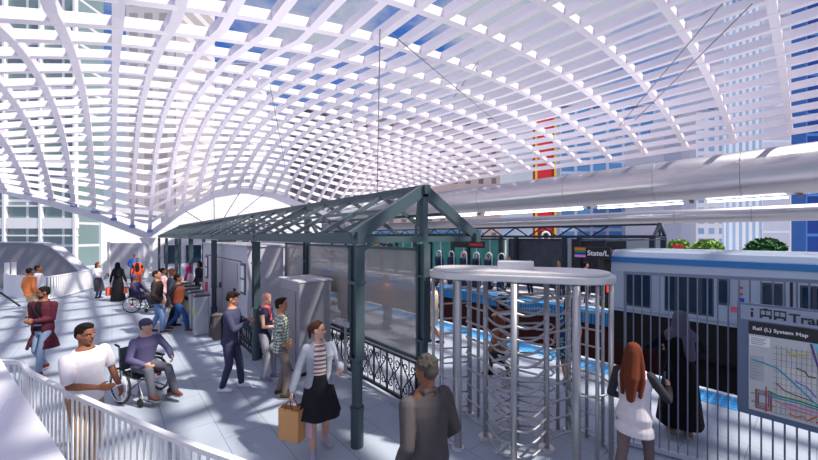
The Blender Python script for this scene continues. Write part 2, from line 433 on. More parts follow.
def scroll(cy, z0, z1, u, flip):
    """one half-unit of ironwork in the plane x = 0"""
    P = []
    h = z1 - z0
    for k in range(19):                                 # S-scroll with curled ends
        t = k / 18
        if t < .3:
            a = -2.6 + t / .3 * 3.3; r = u * .10 + u * .14 * (t / .3)
            P.append((0, cy + flip * (u * .22 - r * math.cos(a)), z0 + h * .18 + r * math.sin(a) * .8))
        else: break
    return P
def iron_railing(y0, y1, x, lab, axis='y', unit=.42, zt=.80):
    s = empty('iron_railing', (x, y0, 0), 0, label=lab, cat='railing')
    L = abs(y1 - y0)
    def Q(t, z): return (0, t, z) if axis == 'y' else (t, 0, z)
    MB().bar(Q(0, zt - .015), Q(L, zt - .015), .05, .03).build('top_rail', IRON, s)
    MB().bar(Q(0, .085), Q(L, .085), .05, .05).build('bottom_rail', IRON, s)
    n = max(1, round(L / unit)); u = L / n; z0, z1 = .11, zt - .03; h = z1 - z0; zm = (z0 + z1) / 2
    for k in range(n):
        c_ = (k + .5) * u; m = MB(); r = .011
        for sg in (-1, 1):
            for up in (-1, 1):
                # arm: from the middle crossing outwards to the rail, ending in a curl
                P = []
                for i in range(9):
                    t = i / 8
                    P.append(Q(c_ + sg * u * .46 * (1 - (1 - t) ** 1.7) * .98 + 0, zm + up * h * .44 * t))
                m.tube(P, r, 6)
                R0 = u * .17; cc = (c_ + sg * u * .22, zm + up * h * .30); P = []
                for i in range(15):
                    a = -.6 * PI + i / 14 * 2.1 * PI; rr = R0 * (1 - .62 * i / 14)
                    P.append(Q(cc[0] + sg * rr * math.cos(a), cc[1] + up * rr * math.sin(a)))
                m.tube(P, r, 6)
            m.tube([Q(c_ + sg * u * .46, z0), Q(c_ + sg * u * .46, z1)], r * .9, 6)
        m.tube([Q(c_, zm - h * .2), Q(c_ + u * .13, zm), Q(c_, zm + h * .2), Q(c_ - u * .13, zm)], r, 6, closed=True)
        m.tube([Q(c_, z0), Q(c_, zm - h * .2)], r, 6); m.tube([Q(c_, zm + h * .2), Q(c_, z1)], r, 6)
        m.build('scroll_panel', IRON, s, smooth=True)
    for t in (.02, L - .02): MB().bar(Q(t, 0), Q(t, zt), .04, .04).build('end_stile', IRON, s)
iron_railing(4.2, 8.28, 3.76, 'black scrolled iron railing below the mesh screens at the near end of the shelter')
iron_railing(2.65, 3.62, 0, 'black scrolled iron railing across the shelter beside the big kiosk', 'x')
bpy.data.objects[[o.name for o in COL.objects if o.get('category') == 'railing'][-1]].location = (2.62, 8.42, 0)
iron_railing(8.6, 9.75, 2.53, 'black scrolled iron railing running from the shelter post to the big kiosk')

# ------------------------------------------------------------------ kiosk, machines, gates
k = empty('station_kiosk', (2.75, 9.9, 0), label='big grey metal kiosk with doors and white notices under the shelter', cat='kiosk')
MB().box(0, 1.45, 0, 5.9, 0, 2.55).build('body', GREYC, k, bevel=.02)
MB().box(-.03, 1.48, -.03, 5.93, 2.55, 2.60).build('roof_cap', LGREY, k)
for y in (.9, 2.7):
    d = MB().box(-.02, 0, y, y + 1.6, .1, 2.05).build('door', mat('door_grey', s2l(172, 172, 184), .45, .1), k, bevel=.006)
    MB().box(-.05, -.02, y + .15, y + .32, 1.15, 1.32).build('handle', BLACK, d)
MB().box(-.012, 0, .5, 5.3, 2.12, 2.15).build('panel_joint', mat('joint_dark', s2l(84, 84, 95), .6), k)
for y in (.12, 4.95):
    n = MB().box(-.03, 0, y, y + .42, 1.25, 2.1).build('notice_board', mat('notice_frame', s2l(90, 92, 102), .5), k)
    for z in (1.32, 1.70): MB().box(-.036, -.03, y + .05, y + .37, z, z + .33).build('notice', PAPER, n)
MB().box(-.036, -.0, 5.05, 5.4, .75, 1.1).build('red_notice', mat('red_notice', s2l(200, 60, 90), .6), k)
MB().box(.25, .29, -.012, 0, 0, 2.55).build('panel_joint', mat('joint_dark', (0, 0, 0)), k)
MB().box(1.1, 1.14, -.012, 0, 0, 2.55).build('panel_joint', mat('joint_dark', (0, 0, 0)), k)
v = empty('ticket_machine', (2.86, 6.75, 0), label='grey metal ticket machine cabinet behind the plaid-shirted man', cat='machine')
MB().box(0, .72, 0, 1.1, .06, 1.90).build('cabinet', mat('machine_grey', s2l(165, 165, 174), .45, .2, noise=.05), v, bevel=.03)
MB().box(.03, .69, .03, 1.07, 0, .06).build('plinth', BLACK, v)
MB().box(-.02, 0, .15, .95, .25, 1.7).build('service_door', mat('machine_door', s2l(150, 150, 160), .45, .2), v, bevel=.008)
MB().box(-.015, .735, -.015, 1.12, 1.90, 1.93).build('cap', LGREY, v)
t = empty('counter_shelf', (3.72, 6.3, 0), label='small pale counter shelf beside the grey ticket machine', cat='shelf')
MB().box(-.16, .16, -.25, .4, 1.02, 1.06).build('top', LGREY, t, bevel=.01)
MB().cyl(0, .1, 0, 1.02, .03).build('leg', STEEL, t)
for i in range(5):
    y = 11.5 + i * .78
    g = empty('fare_gate', (1.95, y, 0), label='steel fare gate with a yellow sensor, ' + ['nearest', 'second nearest', 'middle', 'second farthest', 'farthest'][i] + ' in the row beside the kiosk', cat='fare gate', group='fare gates beside the kiosk')
    MB().box(-.20, .20, -.10, .10, 0, 1.12).build('housing', mat('gate_steel', s2l(176, 180, 188), .42, .25), g, bevel=.05)
    MB().box(-.22, .22, -.115, .115, 1.12, 1.20).build('lid', mat('gate_lid', s2l(96, 100, 110), .4, .3), g, bevel=.02)
    MB().box(-.215, -.198, -.05, .05, .62, .84).build('sensor', YEL, g)
    MB().tube([(0, .11, .8), (0, .34, .72)], .02, 8).build('barrier_arm', STEEL, g)

# ------------------------------------------------------------------ full-height turnstile
TC = V((4.30, 2.74, 0)); TL = V((.507, -.862, 0)).normalized()
tr = math.atan2(TL.y, TL.x)
ts = empty('turnstile', TC, tr, label='full-height steel turnstile cage with spiralling rotor bars', cat='turnstile')
# local x runs along the cage, +y is the far side (towards the tracks)
HALF, RAD, TOPZ = .72, .47, 2.35
def stad(r, z, n=18):
    P = []
    for i in range(n + 1):
        a = -PI / 2 + PI * i / n; P.append((HALF + r * math.cos(a), r * math.sin(a), z))
    for i in range(n + 1):
        a = PI / 2 + PI * i / n; P.append((-HALF + r * math.cos(a), r * math.sin(a), z))
    return P
MB().prism(stad(RAD + .04, TOPZ - .09), (0, 0, .09)).build('canopy', STEELL, ts, bevel=.015)
MB().prism(stad(RAD - .02, TOPZ), (0, 0, .04)).build('canopy_lid', STEELL, ts, bevel=.01)
MB().box(-.24, .24, -.12, .12, TOPZ + .03, TOPZ + .15).build('control_box', mat('control_box_white', s2l(205, 205, 214), .5), ts, bevel=.008)
def pole(x, y, r, flange=0, name='post'):
    o = MB().cyl(x, y, 0, TOPZ - .1, r, 14).build(name, STEEL, ts, smooth=True)
    if flange: MB().cyl(x, y, 0, .03, flange, 20).build('floor_flange', STEELL, o, smooth=False)
for sx in (-1, 1):
    pole(sx * HALF, -RAD, .048, .08, 'corner_post')
    pole(sx * HALF, RAD, .038, .07, 'corner_post')
    for i in range(1, 6):
        a = -PI / 2 + PI * i / 6
        pole(sx * (HALF + RAD * math.cos(a)), RAD * math.sin(a), .022, 0, 'cage_bar')
    for z in (.92,):
        MB().tube([(sx * (HALF + RAD * math.cos(-PI / 2 + PI * i / 12)), RAD * math.sin(-PI / 2 + PI * i / 12), z) for i in range(13)], .014, 8).build('cage_hoop', STEEL, ts, smooth=True)
    MB().tube([(sx * (HALF + RAD * math.cos(-PI / 2 + PI * i / 12)), RAD * math.sin(-PI / 2 + PI * i / 12), .04) for i in range(13)], .016, 8).build('cage_hoop', STEEL, ts, smooth=True)
    pole(sx * .40, -.10, .036, .10, 'rotor_guide_post')
    pole(sx * .58, RAD, .026, 0, 'cage_bar')
    for j in range(9):
        z = .14 + j * .235
        MB().tube([(sx * .40, -.10, z), (sx * HALF, .42 * RAD, z), (sx * HALF, RAD, z)], .016, 8).build('barrier_bar', STEEL, ts, smooth=True)
        MB().tube([(sx * HALF, RAD, z), (sx * (HALF + RAD * .87), RAD * .5, z)], .013, 8).build('barrier_bar', STEEL, ts, smooth=True)
pole(0, -.56, .040, .08, 'front_post')
ro = MB().cyl(0, 0, .02, TOPZ - .1, .045, 16).build('rotor', STEEL, ts, smooth=True)
for j in range(10):
    z = .18 + j * .205
    for kx in range(3):
        a = PI / 2 + kx * 2 * PI / 3 + .5
        d = V((math.cos(a), math.sin(a), 0)); n_ = V((-d.y, d.x, 0))
        P = [n_ * .03, d * .30 + n_ * .07, d * .46 + n_ * .05 , d * .50, d * .46 - n_ * .05, d * .30 - n_ * .07, -n_ * .03]
        MB().tube([p + V((0, 0, z + .03 * math.sin(i))) for i, p in enumerate(P)], .0145, 8).build('rotor_arm', STEEL, ro, smooth=True)
for j in range(13):
    z = .10 + j * .163
    for sx in (-1, 1):
        P = [(sx * (.40 - .40 * t), -.10 - .46 * t - .10 * math.sin(PI * t), z - .05 * math.sin(PI * t)) for t in [i / 8 for i in range(9)]]
        MB().tube(P, .0165, 8).build('guide_hoop', STEEL, ts, smooth=True)

# ------------------------------------------------------------------ right hand fence and map board
FD = V((.30, -.954, 0)).normalized(); FR = math.atan2(FD.y, FD.x)
fe = empty('bar_fence', (5.33, 1.72, 0), FR, label='tall grey vertical-bar fence between the concourse and the tracks', cat='fence')
FB = mat('fence_grey', s2l(118, 126, 148), .45, .4)
MB().box(0, 3.2, -.025, .025, 2.33, 2.37).build('top_rail', FB, fe)
MB().box(0, 3.2, -.03, .03, .02, .07).build('bottom_rail', mat('fence_rail_pale', s2l(190, 194, 206), .5, .2), fe)
n = 0; x = .02
while x < 3.2:
    thick = n % 33 == 0
    MB().box(x - (.017 if thick else .007), x + (.017 if thick else .007), -.016 if thick else -.007, .016 if thick else .007, 0 if thick else .05, 2.36).build('post' if thick else 'bar', FB, fe)
    x += .096; n += 1
mb = empty('map_board', (5.33, .58, 0), -PI / 2, label='grey transit map board standing before the fence at right', cat='sign')
# local x runs to the right along the board, -y is its face
MB().box(0, 1.66, 0, .06, .89, 2.11).build('frame', mat('board_grey', s2l(100, 114, 140), .4, .3), mb, bevel=.01)
MB().box(.03, 1.63, -.008, 0, 1.93, 2.09).build('header_panel', mat('header_grey', s2l(146, 158, 178), .5), mb)
INK = mat('ink', s2l(28, 30, 40), .6)
def icon(x, kind):
    m = MB(); z = 1.955; yy = -.010
    if kind == 'i':
        m.box(x + .045, x + .065, yy, yy + .003, z + .01, z + .07).box(x + .045, x + .068, yy, yy + .003, z + .085, z + .105)
    else:
        m.box(x + .01, x + .10, yy, yy + .003, z + .03, z + .05).box(x + .01, x + .10, yy, yy + .003, z + .095, z + .11)
        for a_ in (x + .01, x + .05, x + .092): m.box(a_, a_ + .008, yy, yy + .003, z + .05, z + .095)
        m.box(x + .01, x + .03, yy, yy + .003, z + .01, z + .03).box(x + .08, x + .10, yy, yy + .003, z + .01, z + .03)
        if kind == 'train': m.box(x + .04, x + .07, yy, yy + .003, z + .108, z + .118)
    m.build('pictogram', INK, mb)
for i, kd in enumerate(('i', 'train', 'bus')): icon(.065 + i * .105, kd)
text('Trans', .125, INK, mb, (.395, -.010, 1.962), (1, 0, 0), (0, 0, 1), 'header_lettering')
MB().box(.095, 1.60, -.012, 0, 1.78, 1.915).build('title_band', BLACK, mb)
text('Rail (L) System Map', .050, SIGNW, mb, (.125, -.014, 1.832), (1, 0, 0), (0, 0, 1), 'title_lettering')
pm = MB().box(.095, 1.60, -.012, 0, .955, 1.78).build('map_sheet', mat('map_paper', s2l(196, 200, 200), .6, noise=.04, nscale=6), mb)
def patch(x0, x1, z0, z1, c, nm, y=-.0135):
    x0 = .1 + (x0 - .1) * .56; x1 = .1 + (x1 - .1) * .56
    MB().box(x0, x1, y, -.012, z0, z1).build(nm, c, pm)
patch(.105, .38, 1.66, 1.76, PAPER, 'legend')
patch(.105, .30, 1.28, 1.55, mat('map_key', s2l(176, 182, 184), .6), 'legend')
patch(.50, .98, 1.10, 1.50, mat('map_city', s2l(212, 212, 208), .6), 'city_block')
MB().prism([(.55, -.0135, 1.78), (1.6, -.0135, 1.78), (1.6, -.0135, 1.0), (.72, -.0135, 1.18), (.64, -.0135, 1.5)], (0, .0015, 0)).build('lake', mat('lake_blue', s2l(120, 196, 214), .5), pm)
def route(pts, c, nm='route', w=.008): MB().tube([(.1 + (x_ - .1) * .56, -.0145, z_) for x_, z_ in pts], w, 6).build(nm, c, pm)
C_TEAL = mat('route_teal', s2l(40, 160, 190), .5); C_GRN = mat('route_green', s2l(40, 140, 70), .5); C_PNK = mat('route_pink', s2l(215, 120, 160), .5)
C_YEL = mat('route_yellow', s2l(205, 200, 50), .5); C_PUR = mat('route_purple', s2l(90, 60, 140), .5); C_RED = mat('route_red', s2l(200, 50, 50), .5)
C_ORG = mat('route_orange', s2l(220, 120, 40), .5); C_BRN = mat('route_brown', s2l(120, 100, 70), .5)
route([(.14, 1.50), (.30, 1.49), (.48, 1.46), (.62, 1.38), (.80, 1.27), (.95, 1.18), (1.1, 1.14)], C_TEAL)
route([(.36, 1.20), (.50, 1.17), (.75, 1.17), (1.0, 1.15), (1.2, 1.12)], C_GRN)
route([(.36, 1.17), (.50, 1.145), (.75, 1.145), (1.0, 1.125)], C_TEAL)
route([(.55, 1.11), (.8, 1.10), (1.0, 1.10)], C_PNK)
route([(.60, 1.66), (.64, 1.63), (.75, 1.64), (.86, 1.65)], C_YEL)
route([(.89, 1.77), (.93, 1.66), (.98, 1.54), (1.0, 1.42)], C_PUR); route([(.98, 1.54), (1.02, 1.40), (1.06, 1.2), (1.05, 1.05)], C_RED)
route([(.72, 1.5), (.82, 1.48), (.86, 1.44), (.95, 1.44)], C_BRN)
route([(.62, 1.02), (.72, 1.0), (.8, 1.03), (.85, .99), (.96, 1.06)], C_ORG)
route([(.95, 1.0), (1.2, 1.0)], C_RED)
C_GRY = mat('street_grey_line', s2l(160, 162, 160), .6)
for i in range(12):
    z_ = .99 + .062 * i; route([(.42, z_), (.98, z_ + .01)], C_GRY, 'street_line', .0025)
for i in range(9):
    x_ = .46 + .062 * i; route([(x_, .98), (x_ + .01, 1.70)], C_GRY, 'street_line', .0025)
for i in range(7): patch(.115, .20 + .03 * (i % 3), 1.30 + i * .033, 1.312 + i * .033, C_GRY, 'legend_line', -.0150)
for i in range(4): patch(.12, .30 + .03 * (i % 2), 1.675 + i * .02, 1.685 + i * .02, C_GRY, 'legend_line', -.0150)
route([(.46, 1.30), (.58, 1.24), (.70, 1.22), (.92, 1.20)], C_BRN, w=.006); route([(.44, 1.12), (.62, 1.075), (.9, 1.06)], C_PNK, w=.006)
route([(.70, 1.36), (.84, 1.33), (.95, 1.25)], mat('route_blue', s2l(60, 120, 200), .5), w=.006)
for i, c_ in enumerate((C_RED, C_GRN, C_PNK, C_PUR)):
    q = .012 * i; route([(.19 + q, .99 + q), (.40 - q, .99 + q), (.40 - q, 1.19 - q), (.19 + q, 1.19 - q), (.19 + q, .99 + q)], c_, w=.005)
route([(.12, 1.14), (.44, 1.14)], C_TEAL, w=.005); route([(.33, .97), (.33, 1.24)], C_RED, w=.005); route([(.13, 1.05), (.44, 1.05)], C_GRN, w=.005)
for x in (.62, 1.58): MB().box(x - .03, x + .03, .06, .12, 0, 2.0).build('leg', FB, mb)

# ------------------------------------------------------------------ train
tx = 10.6; y_end = 3.72
tn = empty('train_car', (tx, y_end, 0), label='silver commuter train with dark windows standing at the far track', cat='train')
yl = -13 - y_end
sec = [(0, .80), (-.03, 1.0), (-.03, 1.9), (.02, 2.30), (.10, 2.42), (.30, 2.46), (2.6, 2.46), (2.8, 2.42), (2.88, 2.3), (2.93, 1.9), (2.93, 1.0), (2.9, .80)]
MB().prism([(a_, 0, b_) for a_, b_ in sec], (0, yl, 0)).build('body', TRAIN, tn)
nose = []
for t, k_ in ((0, 1), (.2, .985), (.34, .95), (.42, .88)): nose.append([(1.45 + (a_ - 1.45) * k_, t, 1.6 + (b_ - 1.6) * k_) for a_, b_ in sec])
no = MB().rings(nose).build('end_cap', BLACK, tn)
MB().box(-.05, .0, .03, .10, 1.28, 1.46).build('tail_light', mat('tail_red', (.9, .03, .02), .4, emit=1.5), no)
MB().box(.05, 2.85, yl, 0, -.1, .80).build('underframe', mat('underframe_black', (.008, .008, .01), .9), tn)
MB().box(-.045, -.01, yl, 0, .86, .90).build('sill_rail', mat('train_trim', s2l(150, 165, 188), .35, .5), tn)
MB().box(-.04, .05, yl, 0, 2.14, 2.28).build('blue_stripe', mat('train_blue', s2l(60, 130, 195), .35, .3), tn)
for y in (-2.0, -5.5, -9):
    for dy in (-.6, .6):
        MB().tube([(.15, y + dy, -1.32), (.27, y + dy, -1.32)], .40, 24).build('wheel', mat('wheel_steel', s2l(50, 46, 48), .6, .4), tn)
    MB().box(.27, 2.6, y - .9, y + .9, -1.4, -.1).build('bogie', mat('underframe_black', (0, 0, 0)), tn)
def win(p0, p1, z0, z1, panes=1):
    y0, y1 = y_on(p1, tx) - y_end, y_on(p0, tx) - y_end
    f = MB().box(-.05, -.02, y0, y1, z0, z1).build('window', mat('window_trim', s2l(70, 78, 92), .4, .4), tn, bevel=.012)
    wd = (y1 - y0) / panes
    for i in range(panes):
        g = MB(); a, b, c_, d_ = y0 + i * wd + .03, y0 + (i + 1) * wd - .03, z0 + .05, z1 - .04; r = .07 if panes == 1 else .01
        P = []
        for (cy, cz, a0) in ((b - r, d_ - r, 0), (a + r, d_ - r, 90), (a + r, c_ + r, 180), (b - r, c_ + r, 270)):
            for s_ in range(4):
                q = math.radians(a0 + s_ * 30); P.append((-.058, cy + r * math.cos(q), cz + r * math.sin(q)))
        g.prism(P, (.008, 0, 0)).build('pane', DARKG, f)
win(626, 652, .98, 1.90); win(665, 714, .98, 1.90, 4); win(717, 730, 1.28, 1.88); win(761, 783, .98, 1.86); win(800, 830, .98, 1.86, 2); win(850, 900, .98, 1.86, 2)
for p0, p1, z0, z1, c_, nm in ((739.5, 743, 1.68, 1.73, RED, 'signal_light'), (739.5, 743, 1.54, 1.59, RED, 'signal_light'), (738.5, 744.5, 1.33, 1.48, BLUEP, 'accessibility_sticker'), (731, 738, 1.15, 1.27, mat('sticker_pink', s2l(215, 90, 120), .5), 'sticker')):
    MB().box(-.05, -.03, y_on(p1, tx) - y_end, y_on(p0, tx) - y_end, z0, z1).build(nm, c_, tn)
MB().box(-.05, -.02, y_on(793, tx) - y_end, y_on(790, tx) - y_end, .96, 1.95).build('door_gap', BLACK, tn)

# ------------------------------------------------------------------ the opposite platform
s = empty('far_canopy', (16, 4.1, 0), label='dark lattice-truss canopy with a gable end over the far platform', cat='canopy')
DK = mat('truss_dark', s2l(40, 52, 66), .5, .3)
L = 26
MB().box(-.07, .07, 0, L, 2.76, 2.88).build('bottom_chord', DK, s)
MB().box(-.06, .06, 1.6, L, 3.24, 3.32).build('top_chord', DK, s)
z_ = MB(); yv = 1.6
while yv < L - 1.5:
    z_.bar((0, yv, 3.28), (0, yv + .75, 2.82), .06, .06).bar((0, yv + .75, 2.82), (0, yv + 1.5, 3.28), .06, .06); yv += 1.5
z_.build('web', DK, s)
MB().bar((0, 0, 2.82), (.75, 0, 3.34), .10, .10).build('gable_chord', DK, s); MB().bar((1.5, 0, 2.82), (.75, 0, 3.34), .10, .10).build('gable_chord', DK, s)
MB().bar((0, 0, 2.80), (1.5, 0, 2.80), .08, .08).build('tie_beam', DK, s)
MB().bar((.75, 0, 2.8), (.75, 0, 3.34), .07, .07).build('king_post', DK, s)
MB().box(1.43, 1.57, 0, L, 2.76, 2.88).build('bottom_chord', DK, s)
MB().box(.68, .82, 0, L, 3.28, 3.36).build('ridge_beam', DK, s)
for y in (0.05, 3.5, 7, 10.5, 14, 18, 22, 26):
    for x in (0, 1.5): MB().box(x - .09, x + .09, y - .09, y + .09, 0, 2.78).build('post', DK, s)
for i in range(6):
    y = 8.3 + i * 3.6
    MB().box(-.02, .02, y, y + 3.4, 2.90, 3.22).build('glass_panel', mat('canopy_glass', s2l(96, 176, 226), .1, spec=.6), s)
def windscreen(y0, y1, m, lab, x=17.6, z1=2.62, z0=.1, mull=0):
    p = empty('windscreen', (x, y0, 0), label=lab, cat='windscreen')
    MB().box(-.04, .04, 0, y1 - y0, z0, z1).build('panel', m, p)
    MB().box(-.07, .07, 0, y1 - y0, z1, z1 + .08).build('head_rail', DK, p)
    for i in range(mull + 1):
        y = (y1 - y0) * i / max(1, mull); MB().box(-.06, .06, y - .04, y + .04, 0, z1).build('mullion', DK if mull < 4 else mat('mullion_pale', s2l(205, 222, 214), .5), p)
windscreen(8.3, 11.6, mat('ad_grey', s2l(66, 74, 86), .5, noise=.5, nscale=3), 'dark grey windscreen panel on the far platform behind the turnstile top', mull=1)
windscreen(5.6, 8.0, mat('screen_black', s2l(34, 40, 52), .4), 'near black windscreen on the far platform behind the train end sign')
windscreen(11.9, 26.5, TEAL, 'teal glass windscreen with pale mullions on the far platform', mull=14)
struct('wall_far_station', MB().box(20.5, 20.9, 4.8, 44, 0, 2.7), mat('far_wall', s2l(150, 160, 172), .6, noise=.08))
for i in range(6):
    px = 439 + i * 12.5; X = 15.35; y = y_on(px, X)
    g = empty('far_gate', (X, y, 0), label='navy blue gate with a pale arched hoop on the far platform, ' + ['leftmost', 'second from left', 'third from left', 'third from right', 'second from right', 'rightmost'][i], cat='gate', group='arched gates on the far platform')
    MB().box(-.25, .25, -.16, .16, 0, 1.62).build('housing', NAVY, g, bevel=.08)
    MB().tube([(0, -.2, .2), (0, -.2, 1.75)] + [(0, .2 - .4 * (1 + math.cos(a_ * PI / 8)) / 2 * 1 if False else -.2 * math.cos(a_ * PI / 8) , 1.75 + .2 * math.sin(a_ * PI / 8)) for a_ in range(9)] + [(0, .2, .2)], .028, 8).build('hoop', SIGNW, g, smooth=True)
# hanging signs
STR = [mat('stripe_%d' % i, c_, .5) for i, c_ in enumerate((s2l(238, 120, 30), s2l(40, 150, 70), s2l(40, 50, 160), s2l(235, 150, 200)))]
def station_sign(X, p0, p1, z0, z1, lab, txt):
    ya, yb = y_on(p0, X), y_on(p1, X); wd = ya - yb
    g = empty('station_sign', (X, ya, 0), -PI / 2, label=lab, cat='sign')
    MB().box(0, wd, 0, .08, z0, z1).build('board', BLACK, g, bevel=.01)
    h = (z1 - z0) * .84 / 4
    for i in range(4):
        zz = z1 - .05 * (z1 - z0) - (i + 1) * h; MB().box(.01, wd * .33, -.01, 0, zz, zz + h).build('colour_stripe', STR[i], g)
    text(txt, (z1 - z0) * .60, SIGNW, g, (wd * .38, -.006, z0 + (z1 - z0) * .30), (1, 0, 0), (0, 0, 1))
    for x in (.15 * wd, .85 * wd):
        MB().box(x - .02, x + .02, .02, .06, z1, 2.78 if X < 10 else 2.70).build('hanger', DK, g)
        if X > 10: MB().box(x - .02, x + .02, .02, 5.8, 2.70, 2.74).build('cantilever_arm', DK, g)
station_sign(10.2, 574.5, 610, 2.21, 2.54, 'black hanging station name sign with four coloured stripes above the train end', 'State/L')
station_sign(9.6, 374, 392, 2.18, 2.50, 'small black station name sign with coloured stripes seen through the shelter gable', 'State/L')
g = empty('message_sign', (12, y_on(453, 12), 0), -PI / 2, label='small black hanging sign with a red right half beyond the shelter', cat='sign')
wd = y_on(453, 12) - y_on(484, 12)
MB().box(0, wd, 0, .08, 2.33, 2.62).build('board', BLACK, g)
MB().box(wd * .56, wd * .96, -.006, 0, 2.42, 2.53).build('red_panel', RED, g)
for x in (.2 * wd, .8 * wd): MB().box(x - .02, x + .02, .02, .06, 2.62, 3.1).build('hanger', DK, g)
MB().bar((.2 * wd, .04, 3.1), (.8 * wd, .04, 3.1), .05, .05).build('bracket', DK, g)
for px0, px1, X, z0, z1, lab in ((217.5, 235, 4.9, 2.42, 2.66, 'black hanging sign under the shelter above the kiosk'), (242, 248, 4.9, 2.5, 2.62, 'tiny dark sign hanging right of the black sign above the kiosk')):
    ya, yb = y_on(px0, X), y_on(px1, X)
    g = empty('hanging_sign', (X, ya, 0), -PI / 2, label=lab, cat='sign')
    MB().box(0, ya - yb, 0, .06, z0, z1).build('board', BLACK, g)
    for x in (.2, .8): MB().box((ya - yb) * x - .015, (ya - yb) * x + .015, .02, .05, z1, 2.85).build('hanger', DK, g)
ex = empty('exit_sign', at(672, 16, 0), -TH, label='red EXIT lettering standing above the train roof', cat='sign')
text('EXIT', .28, RED, ex, (0, 0, 2.28), (1, 0, 0), (0, 0, 1), 'exit_lettering', ext=.02)
MB().box(-.05, .75, .02, .06, 2.19, 2.25).build('rail', DK, ex); MB().box(.42, .48, .02, .06, 0, 2.06).build('post', DK, ex)

# ------------------------------------------------------------------ left side: ledge, railings, stair parapet, booth
RAILPTS = [(262, 470), (240, 460), (200, 446), (150, 426), (100, 404), (60, 386), (30, 371), (12, 360)]
def z_pt(px, py, z): return at(px, F_PX * (CAM_H - z) / (py - HOR), z)
near = [z_pt(a_, b_, 1.07) for a_, b_ in RAILPTS]
near = [near[0] + (near[0] - near[1]) * 3] + near + [V((near[-1].x - .9, near[-1].y + .55, 1.07)), V((near[-1].x - 2.0, near[-1].y + 1.3, 1.07))]
def resample(P, step):
    out = [P[0].copy()]; acc = 0
    for a_, b_ in zip(P, P[1:]):
        L_ = (b_ - a_).length; t = step - acc
        while t <= L_: out.append(a_ + (b_ - a_) * (t / L_)); t += step
        acc = L_ - (t - step)
    return out
def catmull(P, n=6):
    out = []
    for i in range(len(P) - 1):
        p0 = P[max(i - 1, 0)]; p1 = P[i]; p2 = P[i + 1]; p3 = P[min(i + 2, len(P) - 1)]
        for k_ in range(n):
            t = k_ / n; out.append(.5 * ((2 * p1) + (p2 - p0) * t + (2 * p0 - 5 * p1 + 4 * p2 - p3) * t * t + (3 * p1 - p0 - 3 * p2 + p3) * t ** 3))
    return out + [P[-1]]
def curved_rail(P, lab, step, bw, bd, toph):
    r_ = empty('curved_railing', (P[0].x, P[0].y, 0), label=lab, cat='railing'); o_ = V((P[0].x, P[0].y, 0))
    S = catmull(P)
    R = []
    for i, p in enumerate(S):
        d = (S[min(i + 1, len(S) - 1)] - S[max(i - 1, 0)]); d.z = 0; d.normalize(); n_ = V((-d.y, d.x, 0)) * .026
        q = p - o_; R.append([q - n_ - V((0, 0, toph)), q + n_ - V((0, 0, toph)), q + n_, q - n_])
    MB().rings(R).build('handrail', RAILW, r_)
    MB().rings([[v_ - V((0, 0, p.z - .10)) for v_ in g_] for g_, p in zip(R, S)]).build('bottom_rail', RAILW, r_)
    Q = resample(S, step)[1:]
    for i, p in enumerate(Q):
        d = (Q[min(i + 1, len(Q) - 1)] - Q[max(i - 1, 0)]); d.z = 0; d.normalize(); n_ = V((-d.y, d.x, 0))
        a_ = V((p.x, p.y, .04)) - o_; b_ = V((p.x, p.y, p.z - toph / 2)) - o_
        if i < 100: MB().bar(a_, b_, bw, bd, n_).build('baluster', RAILW, r_)
curved_rail(near, 'curved white railing with flat balusters in the left foreground', .115, .034, .012, .045)
far = [at(93, 18.9), at(80, 17.6), at(66, 16.4), at(52, 15.6), at(40, 15.3), at(24, 15.6), at(4, 16.5)]
curved_rail([V((p.x, p.y, 1.07)) for p in far], 'curved white slatted railing in the distance behind the orange jacket', .13, .07, .03, .05)
far2 = [at(108, 27), at(104, 23.5), at(98, 20.5)]
curved_rail([V((p.x, p.y, 1.07)) for p in far2], 'short white slatted railing in the distance beside the woman with the phone', .16, .08, .03, .05)
lz = 1.5
corners = [z_pt(-2, 355, lz), z_pt(66, 460, lz)]
dirv = (corners[1] - corners[0]).normalized(); a0 = corners[0] - dirv * .2; a1 = corners[1] + dirv * 1.2
sidev = V((-dirv.y, dirv.x, 0))
if sidev.dot(RV) > 0: sidev = -sidev
LEDG = brick_mat('ledge_panels', s2l(232, 232, 240), s2l(228, 228, 238), s2l(214, 216, 228), 1.3, .62, .006, rot=(0, 0, 0), noise=.03)
q = [a0, a1, a1 + sidev * 2.2, a0 + sidev * 2.2]
lo = MB().prism([(p.x, p.y, 1.2) for p in q], (0, 0, .3)).build('trim_1', LEDG); lo['kind'] = 'structure'
q2 = [a0 + sidev * .1, a1 + sidev * .1, a1 + sidev * 2.1, a0 + sidev * 2.1]
lo = MB().prism([(p.x, p.y, 0) for p in q2], (0, 0, 1.2)).build('wall_left_ledge', WHITE); lo['kind'] = 'structure'
# stair parapet, big and grey
sp = empty('stair_parapet', at(20, 19, 0), -TH, label='large grey curved stair parapet sloping down at far left', cat='parapet')
k_ = 19 / F_PX
prof = [(-160, 285), (-160, 243.5), (-60, 243), (30, 243), (44, 244.2), (50, 246.5), (58, 252), (68, 260.5), (78, 269.5), (84, 274), (84, 290), (40, 300), (0, 300)]
prof = [((a_ - 20) * k_, 0, CAM_H + (HOR - b_) * k_) for a_, b_ in prof]
MB().prism(prof, (0, .5, 0)).build('panel', mat('parapet_grey', s2l(128, 128, 140), .5, noise=.03), sp, bevel=.03)
cap = [(a_, b_) for a_, b_ in ((-160, 243), (-60, 242.5), (30, 242.5), (44, 243.7), (50, 246), (58, 251.5), (68, 260), (78, 269), (84, 273.5))]
MB().rings([[((a_ - 20) * k_, y_, CAM_H + (HOR - b_) * k_ + z_) for y_, z_ in ((-.06, -.03), (.56, -.03), (.56, .04), (-.06, .04))] for a_, b_ in cap]).build('coping', mat('coping_pale', s2l(190, 190, 205), .4), sp)
